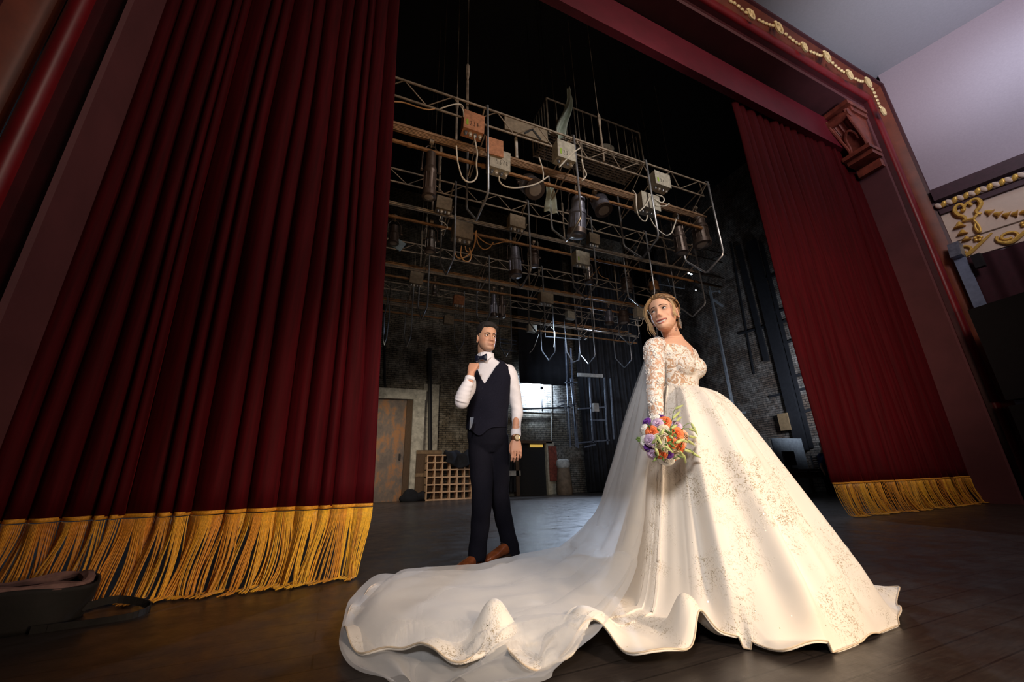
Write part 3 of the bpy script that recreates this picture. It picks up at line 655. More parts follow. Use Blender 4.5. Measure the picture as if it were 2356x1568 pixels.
# black cloth thrown over the rack
m = MB(); c = V(1055, 1052, Ys)
def cl(u, v):
    x = c.x+(u-.5)*.82+.05*math.sin(7*v); th = (v-.5)*2
    y = Ys+dep/2+.22*math.sin(th*1.5)*(1 if True else 0); z = zt2+.07-.16*abs(th)**1.5*2.2*(1+.25*math.sin(9*u)) + .05*math.sin(13*u+4*v)
    if th < 0: y = Ys-.05-.05*math.sin(11*u)-.02; z = zt2+.06-(-th)*.42*(.6+.4*math.sin(PI*u))
    else: y = Ys-.05+th*.4
    return Vector((x, y, z+.03*math.sin(8*u)))
m.grid(cl, 30, 24); o = thicken(m.build('black_cloth', M['navy'], angle=0), .05, 1); tag(o, 'crumpled black cloth thrown over the pine rack', 'cloth')
m = MB(); c = V(955, 1150, 12.6); c.z = 0
for k in range(7): m.ball(c+Vector((RR.uniform(-.25, .25), RR.uniform(-.1, .1), RR.uniform(.02, .16))), (RR.uniform(.15, .3), .15, RR.uniform(.12, .28)), 10, 7)
o = link_mesh('black_bag', m.fuse(None, None, None, .03, 2), M['navy'], None, True, 0, True); tag(o, 'black heap of cloth on the floor between steel door and rack', 'bag')
root = empty('wooden_crate', V(985, 1090, 12.75), 'brown wooden crate standing behind the left end of the pine rack', 'crate'); q = V(985, 1036, 12.75)
MB().box((q.x, 12.62, q.z/2), (.75, .12, q.z)).build('box', M['darkwood'], root, smooth=False); ww_ = simple('weathered wood', (.22, .15, .09), .8)
for z in (.06, q.z*.5, q.z-.06): MB().box((q.x, 12.555, z), (.78, .02, .1)).build('slat', ww_, root, smooth=False)
# radiators
for (pya, pyb, lab) in ((1054, 1082, 'upper black ribbed radiator on the back wall right of the pine rack'), (1097, 1130, 'lower black ribbed radiator near the floor right of the pine rack')):
    A = V(1160, pya, 12.9); B = V(1192, pyb, 12.9); zt3, zb3 = A.z, max(.05, B.z); r0 = empty('radiator', (A.x, 12.85, zb3), lab, 'radiator', 'radiators on the back wall')
    n = 10
    for k in range(n): MB().box((A.x+(B.x-A.x)*(k+.5)/n, 12.86, (zt3+zb3)/2), ((B.x-A.x)/n*.62, .1, zt3-zb3), taper=.9).build('fin', M['iron'], r0, smooth=False)
    m = MB(); 
    for z in (zb3+.05, zt3-.05): m.tube([(A.x, 12.9, z), (B.x, 12.9, z)], .025, 6)
    m.build('header_pipe', M['iron'], r0)
A = V(1152, 1083, 12.85); B = V(1196, 1094, 12.85)
o = structure(MB().box(((A.x+B.x)/2, 12.88, (A.z+B.z)/2), (B.x-A.x, .2, A.z-B.z)).build('trim_8', M['whitepaint'], smooth=False))
# doorway with warm light
A = V(1190, 1020, YB); B = V(1250, 1020, YB); zt4 = A.z
root = empty('back_doorway', ((A.x+B.x)/2, YB, 0), 'dark open doorway with cream frame and a warm strip of light at its top', 'doorway')
MB().box(((A.x+B.x)/2, YB-.04, zt4/2), (B.x-A.x, .06, zt4)).build('opening', M['black'], root, smooth=False)
m = MB(); m.box((B.x+.16, YB-.1, zt4/2), (.30, .2, zt4+.1)); m.build('frame_post', simple('cream painted wood', (.42, .37, .27), .8, var=.35), root, smooth=False)
MB().box((A.x-.1, YB-.1, zt4/2), (.12, .2, zt4+.1)).build('frame_post', M['darkwood'], root, smooth=False)
m = MB(); m.box(((A.x+B.x)/2+.0, YB-.1, zt4+.05), (B.x-A.x+.5, .2, .1)); m.build('lintel', M['darkwood'], root, smooth=False)
C1 = V(1217, 1024, YB); C2 = V(1246, 1024, YB); e = NT('warm strip'); e.set(**{'Base Color': (.5, .35, .1), 'Emission Color': (1, .62, .12), 'Emission Strength': .5})
MB().box(((C1.x+C2.x)/2, YB-.09, zt4-.08), (C2.x-C1.x, .03, .09)).build('light_strip', e.m, root, smooth=False)
# red cabinet + wrapped column
p = V(1272, 1085, 12.8); o = MB().box((p.x, 12.82, 1.0), (.3, .2, 1.15)).build('fire_cabinet', simple('dull red enamel', (.22, .05, .03), .6, var=.5), smooth=False); tag(o, 'dull red cabinet on the back wall between doorway and wrapped bollard', 'cabinet')
p = V(1300, 1135, 12.3); p.z = 0; hh = V(1300, 1074, 12.3).z; root = empty('wrapped_bollard', p, 'brown roll wrapped in paper with a white cap standing near the doorway', 'roll')
MB().lathe(p, (0, 0, 1), [(0, .25), (.1, .27), (hh*.6, .24), (hh, .2)], 16).build('body', simple('brown wrapping paper', (.20, .14, .09), .7, var=.4, scale=5, bump=.6), root)
MB().lathe(p+Vector((0, 0, hh-.02)), (0, 0, 1), [(0, .21), (.1, .24), (.24, .22), (.28, .14)], 16).build('cap', M['whitepaint'], root)
# rail and fixtures in the lit patch of the back wall
pipe('wall_rail', (1192, 940), (1312, 937), 12.8, .035, M['iron'], 'black horizontal rail across the brightly lit patch of back wall', 'rail')
pipe('wall_conduit', (1268, 885), (1270, 1125), 12.92, .022, M['whitepaint'], 'thin pale conduit running down through the lit patch of back wall', 'pipe')
pipe('wall_conduit', (1244, 885), (1248, 940), 12.92, .025, M['iron'], 'short thin black conduit in the lit patch of back wall', 'pipe')
# flood lamp body near the wall
r0 = empty('flood_lamp', (6.5, 12.2, 3.55), 'flood lamp throwing the bright glare onto the back wall right of the groom', 'lamp')
MB().lathe((6.5, 12.40, 3.55), (0, -1, 0), [(-.03, .05), (.0, .055), (.04, .045), (.07, .02)], 16).build('housing', M['iron'], r0)
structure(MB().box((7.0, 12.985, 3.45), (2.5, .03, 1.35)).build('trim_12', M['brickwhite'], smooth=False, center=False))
MB().tube([(6.5, 12.38, 3.55), (6.5, 12.6, 3.50), (6.5, 12.97, 3.48)], .010, 6).build('bracket', M['iron'], r0)
# black hanging screen
A = V(1192, 770, 12.3); B = V(1312, 888, 12.3)
m = MB(); m.grid(lambda u, v: Vector((A.x+(B.x-A.x)*u, 12.3+.02*math.sin(30*u), 10.995+(B.z-10.995)*v)), 60, 8); o = thicken(m.build('border_cloth', M['blackcloth'], angle=0), .015); tag(o, 'black border cloth hanging straight behind the groom shoulder', 'cloth')
for k, (y0) in enumerate((782, 790, 806)):
    pipe('grid_pipe', (1150, y0-3), (1188, y0+2), 11.6, .02, M['bluesteeldim'], 'dim blue pipe right of the groom head, %s of three' % ('topmost', 'middle', 'lowest')[k], 'pipe', 'blue pipes right of the groom head')
# black pleated wing drape
def wing(x0, y0, x1, y1, zt, lab, n, amp=.07, mat='blackcloth', zb=0.03):
    m = MB(); d = Vector((x1-x0, y1-y0, 0)); L = d.length; d.normalize(); nn = Vector((-d.y, d.x, 0))
    m.grid(lambda u, v: Vector((x0, y0, zb))+d*u*L+nn*amp*(math.sin(u*n*2*PI)+.5*math.sin(u*n*3.7+1))+Vector((0, 0, (zt-zb)*v)), n*12, 6)
    o = thicken(m.build('wing_drape', M[mat], angle=0), .012); return tag(o, lab, 'drape', 'black stage drapes')
P1 = FL(1322, 1138); P2 = FL(1500, 1138)
M['slate'] = simple('slate black cloth', (.022, .024, .030), .9, var=.4, scale=5)
wing(8.2, 12.6, 12.2, 12.6, 9.5, 'black pleated drape across the back wall behind the steel cage', 22, .06, 'slate')
wing(11.3, 10.9, 12.2, 12.4, 9.5, 'black pleated wing drape behind the bride at stage right corner', 9, .07, 'slate')
# steel cage / lift tower
def frame(segs, Y, r, mat, name, lab, cat, grp=None, part='tube'):
    root = empty(name, V(*segs[0][0], Y), lab, cat, grp)
    for s in segs:
        rr = s[2] if len(s) > 2 else r; YY = s[3] if len(s) > 3 else Y
        a, b = V(*s[0], YY), V(*s[1], YY); MB().bar(a, b, rr*2).build(part, M[mat], root, smooth=False)
    return root
cage = frame([((1300, 785), (1312, 1028)), ((1313, 800), (1326, 1028)), ((1390, 868), (1398, 1022)), ((1356, 868), (1364, 1018)), ((1326, 928), (1300, 938)), ((1313, 870), (1330, 1030)), ((1330, 1018), (1402, 1012)), ((1362, 966), (1392, 966)), ((1345, 1028), (1370, 1022)), ((1330, 940), (1392, 936)), ((1283, 935), (1300, 930)), ((1284, 925), (1300, 922)), ((1300, 880), (1328, 880)), ((1404, 870), (1412, 1010))], 11.6, .022, 'bluesteel', 'steel_cage', 'bluish steel cage tower standing before the black drape at the back', 'tower')
A = V(1358, 863, 11.6); o = MB().box(A, (1.05, .06, .12), Matrix.Rotation(-.03, 3, 'Y')).build('cage_beam', M['whitepaint'], smooth=False); tag(o, 'pale painted beam lying across the top of the steel cage', 'beam')
p = V(1370, 937, 11.5); o = MB().box(p, (.2, .12, .28)).build('switch_box', M['whitepaint'], smooth=False); tag(o, 'pale switch box fixed inside the steel cage', 'box')
for k in range(7): 
    m = MB(); m.tube([V(1303+k*4, 940, 11.7), V(1307+k*4, 1024, 11.7)], .007, 5); m.build('bar', M['bluesteeldim'], cage)
# right-hand towers
frame([((1634, 668), (1690, 952)), ((1690, 952), (1730, 946)), ((1730, 946), (1672, 708)), ((1655, 668), (1676, 710)), ((1640, 688), (1672, 710), .03), ((1672, 711), (1700, 702))], 9.2, .035, 'tin', 'tall_steel_frame', 'tall bright steel frame standing right of the bride', 'frame')
ladder = frame([((1664, 660), (1712, 862), .02), ((1684, 712), (1716, 862), .02), ((1716, 826), (1742, 824)), ((1712, 862), (1740, 858)), ((1700, 890), (1740, 888)), ((1668, 540), (1690, 700), .02), ((1676, 560), (1680, 650), .02), ((1650, 560), (1675, 550)), ((1660, 775), (1745, 752), .012), ((1650, 640), (1675, 640))], 9.8, .018, 'bluesteel', 'lamp_ladder', 'blue grey lamp ladder with boxes behind the tall bright frame', 'ladder')
b_ = V(1712, 862, 9.8); MB().bar(b_, (b_.x, b_.y, 0), .03).build('foot_post', M['iron'], ladder, smooth=False)
p = V(1700, 848, 9.7); o = MB().box(p, (.22, .15, .45)).build('socket_box', M['bluesteel'], ladder, smooth=False)
for (x, y, s) in ((1705, 870, .2), (1725, 925, .18), (1690, 915, .14)):
    p = V(x, y, 9.82); 
    m = MB(); m.lathe(p, (.2, -1, -.3), [(0, s*.5), (.1, s*.7), (.3, s*.75), (.32, s*.6)], 14); o = m.build('side_lamp', M['iron']); tag(o, {1705: 'black side lamp just under the grey socket box', 1725: 'lowest black side lamp on the lamp ladder', 1690: 'black side lamp between the other two, nearest the bride'}[x], 'lamp', 'black lamps on the lamp ladder')
m = MB(); m.tube(spline([V(x, y, 9.5) for x, y in ((1713, 838), (1728, 862), (1740, 890), (1750, 905), (1744, 925))], 6), .012, 5); o = m.build('power_cable', wc); tag(o, 'pale cable curving down beside the lamp ladder', 'cable')
# right wall: vertical rails, cross bars
XW = 12.38
def wallbar(p0, p1, wd, lab, mat='iron', grp='dark bars on the right stage wall', X=XW):
    m = MB(); m.bar(VX(*p0, X), VX(*p1, X), wd, wd*.7, (1, 0, 0)); o = m.build('wall_bar', M[mat], smooth=False); return tag(o, lab, 'bar', grp)
wallbar((1730, 555), (1850, 1035), .32, 'widest black upright on the right brick wall')
wallbar((1752, 560), (1868, 1030), .10, 'thin black upright just right of the widest one')
wallbar((1699, 565), (1765, 830), .16, 'black upright left of the widest one on the right wall')
wallbar((1682, 560), (1735, 860), .05, 'thinnest left upright on the right wall')
for (a, b, lb) in (((1738, 652), (1803, 624), 'upper cross bar on the right wall'), ((1760, 722), (1825, 708), 'second cross bar from the top on the right wall'), ((1700, 768), (1830, 732), 'long slanting cross bar on the right wall'), ((1775, 800), (1826, 782), 'short cross bar at mid height on the right wall'), ((1795, 872), (1856, 858), 'cross bar level with the bride waist on the right wall'), ((1770, 912), (1870, 890), 'lower long cross bar on the right wall'), ((1800, 965), (1870, 940), 'lowest cross bar on the right wall')):
    wallbar(a, b, .07, lb)
p = VX(1806, 970, XW-.1); o = MB().box(p, (.12, .3, .5)).build('wall_cabinet', simple('ochre box', (.25, .16, .08), .7), smooth=False); tag(o, 'ochre box on the right brick wall', 'box')
# lamps that are lit upstage
eb = NT('lit lamp face'); eb.set(**{'Base Color': (.9, .95, 1), 'Emission Color': (.8, .92, 1), 'Emission Strength': 14})
def worklamp(px, py, Y, s, lab, n=1):
    p = V(px, py, Y); r0 = empty('work_lamp', p, lab, 'lamp', 'lit work lamps'); hang(r0, p+Vector((0, .05, 0)))
    for k in range(n):
        q = p+Vector((k*s*2.4, 0, -k*s*.4)); MB().ball(q, (s, s*.4, s*.45), 12, 8).build('lamp_face', eb.m, r0); m = MB(); m.lathe(q+Vector((0, .02, 0)), (0, 1, .2), [(0, s*1.1), (.05, s*.9), (.1, s*.4)], 12); m.build('shade', M['iron'], r0)
worklamp(1585, 628, 9.6, .05, 'twin bright work lamp high right above the bride', 2)
worklamp(1348, 779, 10.4, .04, 'small bright work lamp on the rearmost batten beside the steel cage')
worklamp(1601, 667, 9.6, .03, 'tiny bright lamp just under the twin work lamp')
pipe('grid_pipe', (1255, 774), (1336, 781), 10.5, .022, M['tin'], 'bright horizontal tube ending at the small work lamp', 'pipe')
m = MB(); m.tube([V(x, y, 10.4) for x, y in ((1301, 778), (1304, 808), (1319, 833), (1332, 828), (1333, 812))], .026, 7); o = m.build('bent_tube', M['tin']); hang(o, V(1301, 778, 10.4)); tag(o, 'bright bent tube hanging left of the small work lamp', 'tube')
m = MB(); m.tube([V(x, y, 8.9) for x, y in ((888, 712), (895, 700), (896, 720), (889, 778), (884, 793), (882, 780), (884, 720))], .016, 6); o = m.build('bent_tube', M['tin']); hang(o, V(895, 700, 8.9)); tag(o, 'bright narrow pointed tube loop against the red curtain edge', 'tube')
# ---------------------------------------------------------------- props at the far right
Yt = 6.85; A = V(1826, 1026, Yt); B = V(1886, 1062, Yt)
o = MB().box(((A.x+B.x)/2+.1, Yt+.5, (A.z+.25)/2), (B.x-A.x+.35, .03, A.z+.25)).build('grey_board', simple('grey board', (.30, .33, .36), .7), smooth=False); tag(o, 'grey board leaning behind the prop table at far right', 'board')
zt5 = V(1850, 1078, Yt).z; A = V(1790, 1078, Yt); B = V(1884, 1085, Yt)
root = empty('prop_table', ((A.x+B.x)/2, Yt, 0), 'dark red brown table with things on it beyond the gown', 'table')
MB().box(((A.x+B.x)/2, Yt, zt5-.03), (B.x-A.x, .5, .05)).build('tabletop', simple('dark mahogany', (.09, .04, .04), .4), root, smooth=False)
MB().box(((A.x+B.x)/2, Yt, zt5-.14), (B.x-A.x-.1, .42, .14)).build('apron', M['darkwood'], root, smooth=False)
for x in (A.x+.06, B.x-.06):
    for y in (-.21, .21): MB().box((x, Yt+y, (zt5-.05)/2), (.06, .06, zt5-.05)).build('leg', M['darkwood'], root, smooth=False)
p = V(1818, 1062, Yt); root = empty('monitor', (p.x, Yt, zt5), 'black monitor on the prop table', 'monitor')
MB().box((p.x, Yt, zt5+.26), (.42, .04, .34)).build('screen', M['black'], root, smooth=False); MB().box((p.x, Yt+.02, zt5+.045), (.06, .05, .1)).build('stand', M['iron'], root, smooth=False); MB().box((p.x, Yt, zt5+.008), (.22, .16, .016)).build('foot', M['iron'], root, smooth=False)
p = V(1858, 1070, Yt); root = empty('folding_crate', (p.x, Yt-.1, zt5), 'pale slatted crate on the prop table right of the monitor', 'crate')
for k in range(5): MB().box((p.x, Yt-.28, zt5+.03+.055*k), (.42, .015, .03)).build('slat', M['whitepaint'], root, smooth=False)
for x in (-.2, 0, .2): MB().box((p.x+x, Yt-.26, zt5+.15), (.03, .03, .3)).build('post', M['bluesteel'], root, smooth=False)
# ================================================================= figures: shared tools
def m_skin(name, base):
    t = NT(name); a = t.n('ShaderNodeVertexColor', layer_name='tint').outputs[0]
    t.set(**{'Base Color': a, 'Roughness': .48, 'Subsurface Weight': .12, 'Subsurface Scale': .01, 'Subsurface Radius': (1, .35, .2), 'Specular IOR Level': .4})
    return t.m
M['skin'] = m_skin('skin', None)
M['eye'] = simple('eye', (1, 1, 1), .12, tint=True, var=.0, bump=0)
def head_xf(center, yaw, pitch, roll, scale=1.0):
    return Matrix.Translation(center) @ Matrix.Rotation(math.radians(yaw), 4, 'Z') @ Matrix.Rotation(-math.radians(pitch), 4, 'X') @ Matrix.Rotation(math.radians(roll), 4, 'Y') @ Matrix.Scale(scale, 4)
HZ = [-.119, -.112, -.097, -.075, -.05, -.02, 0, .025, .05, .075, .095, .108, .1135]
HW = {'m': [.014, .034, .050, .059, .064, .069, .072, .074, .076, .071, .056, .033, .008], 'f': [.011, .027, .042, .053, .061, .068, .070, .072, .073, .069, .055, .033, .008]}
HF = [.062, .078, .084, .083, .084, .087, .087, .093, .091, .079, .059, .033, .01]
HB = [-.03, .0, .022, .045, .062, .080, .092, .100, .102, .092, .072, .042, .01]
def g2(dx, dz, sx, sz): return math.exp(-.5*((dx/sx)**2+(dz/sz)**2))
def head_shape(sex, smile=0, gap=0):
    ex = .0315
    def F(u, v):
        z = HZ[0]+(HZ[-1]-HZ[0])*v
        wd = interp(z, HZ, HW[sex]); f = interp(z, HZ, HF); b = interp(z, HZ, HB)
        t = (u-.5)*2   # -1..1, 0 = front ; denser sampling in front
        a = PI*(t*.55+.45*t**3)
        x = wd*math.sin(a)*(1 if abs(a) < PI/2 else 1); yc = (b-f)/2; h = (b+f)/2
        y = yc-h*math.cos(a)
        fr = max(0, math.cos(a))**.5 if math.cos(a) > 0 else 0
        fm = 1 if abs(a) < 1.25 else max(0, 1-(abs(a)-1.25)/.3)
        d = 0; ax = abs(x)
        # nose
        t_ = min(1, max(0, (.014-z)/.052))
        if -.060 < z < .03:
            amp = .003+.021*t_**1.15 if z > -.038 else .024*math.exp(-((z+.038)/.0095)**2)
            if z > .014: amp = .003*math.exp(-((z-.014)/.01)**2)
            d += amp*math.exp(-(x/(.0075+.0045*t_))**2/1.3)
        d += .010*g2(ax-.0125, z+.0425, .0055, .006)
        d += (.006 if sex == 'm' else .003)*g2(ax-.027, z-.021, .016, .007)
        d -= .013*g2(ax-ex, z-.0005, .0155, .0115)
        d += (.005 if sex == 'm' else .006)*g2(ax-.044, z+.032-.006*smile, .017, .015)
        d += .005*g2(x, z+.070, .026, .020)
        d -= .0025*g2(ax-.033-.006*smile, z+.052, .006, .012)*(1+smile)
        ml = z-smile*10*min(ax, .028)**2*.9
        hw = .026+.006*smile
        if ax < hw*1.2:
            k = max(0, 1-(ax/(hw))**2)**.5 if ax < hw else 0
            d += .0052*k*math.exp(-((ml+.0655-.000)/.0042)**2)+.0062*k*math.exp(-((ml+.0815+gap*.4)/.0052)**2)
            d -= (.005+.006*gap/.006)*k*math.exp(-((ml+.0735+gap*.2)/(.0022+gap*.42))**2)
        d -= .004*g2(x, z+.0915, .017, .005)
        d += (.0065 if sex == 'm' else .005)*g2(x, z+.104, .018, .012)
        if sex == 'm': d += .003*g2(ax-.048, z+.085, .02, .016)
        y -= d*fm
        # eye opening
        ez = z-.0005; dx = ax-ex; r2 = dx*dx+ez*ez
        if fm > 0 and r2 < .0155**2:
            ys = -.0655-math.sqrt(max(0, .0150**2-r2))
            q = abs(dx)/.0124; up = (.0070 if sex == 'f' else .0044)*(1-q*q)+.0008*math.copysign(1, dx)*q; lo = -(.0042-.001*smile)*(1-q*q)
            if q < 1 and lo < ez < up: y = max(y, -.0655-math.sqrt(max(0, .0126**2-r2))+.004)
            else: y = min(y, ys)
        return Vector((x, y, z))
    return F
def skin_tint(sex, base, smile=0, gap=0):
    def C(p):
        c = np.array(base, float); x, y, z = p; ax = abs(x)
        if y < .02 and z > -.13:
            n = .5+.5*mnoise.noise(Vector((x*40, y*40, z*40)))
            c = c*(.95+.08*n)
            c = c*(1-.25*g2(ax-.05, z+.03, .018, .018)*np.array([.0, .35, .30]))
            c = c*(1-.30*g2(x, z+.042, .016, .008)*np.array([.1, .45, .45]))
            ml = z-smile*10*min(ax, .028)**2*.9; hw = .025+.006*smile
            if y < -.05 and ax < hw and -.090-gap*.6 < ml < -.0605:
                k = 1-(ax/hw)**2; inn = abs(ml+.0742+gap*.15) < .0125*k+gap*.4*k
                if False: c = np.array((.62, .22, .17) if sex == 'f' else (.50, .25, .19))
                if False and abs(ml+.0735+gap*.2) < (.0012+gap*.42)*k: c = np.array((.10, .02, .02))
            if y < -.04:
                # brows
                bz = 9+.0225+.0035*(1-((ax-.033)/.02)**2)-(.004 if ax > .044 else 0)
                th = (.0042 if sex == 'm' else .0026)*(1-.45*max(0, (ax-.03)/.025))
                if .011 < ax < .053 and abs(z-bz) < th: c = np.array((.035, .02, .014) if sex == 'm' else (.10, .055, .035))
                if sex == 'f':
                    k = g2(ax-.033, z-.008, .014, .006); c = c*(1-.55*k)+np.array((.16, .08, .06))*.55*k
                e = g2(ax-.0315, z-.0005, .0165, .0085); c = c*(1-.25*e)
            if sex == 'm' and y < .03 and (z < -.055):
                k = .34*min(1, (-.055-z)/.02+.15); c = c*(1-k)+np.array((.20, .14, .11))*k
        return c
    return C
def ear_mb(mb, side, X):
    c = Vector((side*.073, .012, -.014)); R = Matrix.Rotation(side*.45, 3, 'Z') @ Matrix.Rotation(.15, 3, 'X')
    P = []
    for k in range(15):
        a = -2.3+4.4*k/14; P.append(c+R @ Vector((side*.006, .015*math.cos(a)+.004, .029*math.sin(a)*(1.0 if a > 0 else .95))))
    mb.tube([X @ p for p in P], .0045*X.to_scale()[0], 7); mb.ball(X @ (c+R @ Vector((side*.001, .003, 0))), tuple(q*X.to_scale()[0] for q in (.005, .017, .027)), 12, 8, R=(X.to_3x3().normalized() @ R))
    mb.ball(X @ (c+R @ Vector((side*.003, -.003, -.028))), .0065*X.to_scale()[0], 8, 6)
def build_head_mb(mb, X, sex, smile=0, gap=0):
    F = head_shape(sex, smile, gap); sub = MB(); sub.grid(F, 170, 150, closed=False)
    # close ring (u=0 and u=1 coincide at the back) and caps
    nu, nv = 170, 150; sub.f += [tuple(range(nu))[::-1], tuple((nv-1)*nu+k for k in range(nu))]
    mb.add([X @ Vector(p) for p in sub.v], sub.f)
    for s in (-1, 1): ear_mb(mb, s, X)
def tint_mesh(o, fn):
    me = o.data; at = me.color_attributes.get('tint') or me.color_attributes.new('tint', 'FLOAT_COLOR', 'POINT'); off = origin(o)
    arr = np.ones((len(me.vertices), 4), np.float32)
    for i, v in enumerate(me.vertices): arr[i, :3] = fn(v.co+off)
    at.data.foreach_set('color', arr.ravel())
def eyes(X, root, gaze, iris, lash, sex, smile=0):
    sc = X.to_scale()[0]; R3 = X.to_3x3().normalized(); g = Vector(gaze).normalized()
    for s in (-1, 1):
        c = Vector((s*.0315, -.0655, .0005)); mb = MB(); mb.ball((0, 0, 0), .0133, 48, 40); col = []
        for p in mb.v:
            a = math.degrees(Vector(p).normalized().angle(g))
            col.append((.008, .006, .006) if a < 13 else (iris if a < 28 else ((.03, .02, .015) if a < 30 else (.78, .74, .72))))
        mb.c = col; mb.v = [tuple(X @ (c+Vector(p))) for p in mb.v]; mb.build('eye', M['eye'], root, angle=0)
        up = .0070 if sex == 'f' else .0044; P = []
        for k in range(11):
            dx = -.0124+.0248*k/10; q = dx/.0124; z = up*(1-q*q)+.0008*q+.0005; x = s*(.0315+dx); r2 = dx*dx+z*z
            P.append(X @ Vector((x, -.0655-math.sqrt(max(0, .0153**2-r2))-.0004, z)))
        m = MB(); m.tube(P, [.0005*sc+.0011*sc*math.sin(PI*k/10)*(1.3 if sex == 'f' else .9) for k in range(11)], 6)
        if sex == 'f':
            for k in range(4, 11):
                p = P[k]; d = R3 @ Vector((s*(.2+.07*k)*.6, -1, .55)).normalized(); m.tube([p, p+d*.003*sc, p+d*.005*sc+R3 @ Vector((0, 0, .0015*sc))], [.0009*sc, .0005*sc, .0002*sc], 4)
        m.build('eyelashes', lash, root)
def hand_mb(mb, X, curls, thumb=(.5, .5), side=1, spread=.05, sc=1.0, tcurl=.4):
    # local: wrist at origin, fingers along -Z, back of the hand faces -Y, thumb on side*X
    L = [(.030, -.034, (.038, .024, .020)), (.010, -.037, (.043, .027, .021)), (-.011, -.035, (.040, .025, .020)), (-.031, -.030, (.031, .019, .018))]
    def T(p): return X @ (Vector((p[0]*side, p[1], p[2]))*sc)
    pal = MB(); ring = []
    for z, hw, hd in ((.02, .024, .018), (0, .026, .017), (-.025, .034, .017), (-.055, .040, .0155), (-.082, .041, .0135), (-.092, .037, .011)):
        ring.append((Vector((0, 0, z)), Vector((hw, 0, 0)), Vector((0, hd, 0)), 2.6))
    pal.loft(ring, 20); mb.add([T(p) for p in pal.v], pal.f)
    for i, (x0, _, seg) in enumerate(L):
        p = Vector((x0, 0, -.078)); ang = 0; pts = [p.copy(), Vector((x0, -.002, -.090))]; rs = [.0095, .0100]
        cur = pts[-1]; fan = spread*(x0/.03)
        for j, sl in enumerate(seg):
            ang += curls[i][j]; d = Vector((fan*math.cos(ang), math.sin(ang), -math.cos(ang)))
            mid = cur+d*sl*.5; cur = cur+d*sl; pts += [mid, cur.copy()]; rr = (.0088, .0080, .0070)[j]; rs += [rr*.98, rr*1.0]
        rs[-1] = .0052
        mb.tube([T(q) for q in pts], [r*sc*(.92 if i == 3 else 1) for r in rs], 10); mb.ball(T(cur), .0056*sc, 8, 6)
    # thumb leaves the side of the palm near its base
    a, b = thumb; p0 = Vector((.022, .004, -.018)); d1 = Vector((math.sin(a), .25+b*.5, -math.cos(a))).normalized(); p1 = p0+d1*.042
    d2 = Vector((math.sin(a-tcurl), .3+b, -math.cos(a-tcurl))).normalized(); p2 = p1+d2*.032; d3 = Vector((math.sin(a-tcurl*2), .4+b*1.2, -math.cos(a-tcurl*2))).normalized(); p3 = p2+d3*.026
    mb.tube([T(q) for q in (p0, (p0+p1)/2, p1, (p1+p2)/2, p2, (p2+p3)/2, p3)], [r*sc for r in (.015, .0145, .0115, .0102, .0098, .0092, .006)], 10); mb.ball(T(p3), .0065*sc, 8, 6)
def orient(c, down, back):  # hand frame: -Z = down direction, -Y = back of the hand
    z = -Vector(down).normalized(); y = -Vector(back); y = (y-z*y.dot(z)).normalized(); x = y.cross(z)
    return Matrix.Translation(c) @ Matrix((x, y, z)).transposed().to_4x4()
def limb(mb, pts, rad, n=18, wr=None, flat=1.0):
    # tapered limb through the joints, with optional wrinkle function wr(t, angle)
    P = spline(pts, 8); m = len(P); rr = np.interp(np.linspace(0, 1, m), np.linspace(0, 1, len(rad)), rad)
    base = MB(); base.tube(P, list(rr), n)
    if wr:
        for i in range(m):
            for k in range(n):
                v = Vector(base.v[i*n+k]); d = v-P[i]; base.v[i*n+k] = tuple(P[i]+d*(1+wr(i/(m-1), 2*PI*k/n)))
    mb.add(base.v, base.f)
def rings(P):  # P: list of (center, lateral half, depth half, yaw deg, exponent)
    out = []
    for c, a, b, yw, *e in P:
        y = math.radians(yw); l = Vector((math.cos(y), math.sin(y), 0)); f = Vector((-math.sin(y), math.cos(y), 0))
        out.append((c, l*a, f*b, e[0] if e else 2.0))
    return out
def yawv(psi): y = math.radians(psi); return Vector((math.sin(y), -math.cos(y), 0)), Vector((math.cos(y), math.sin(y), 0))
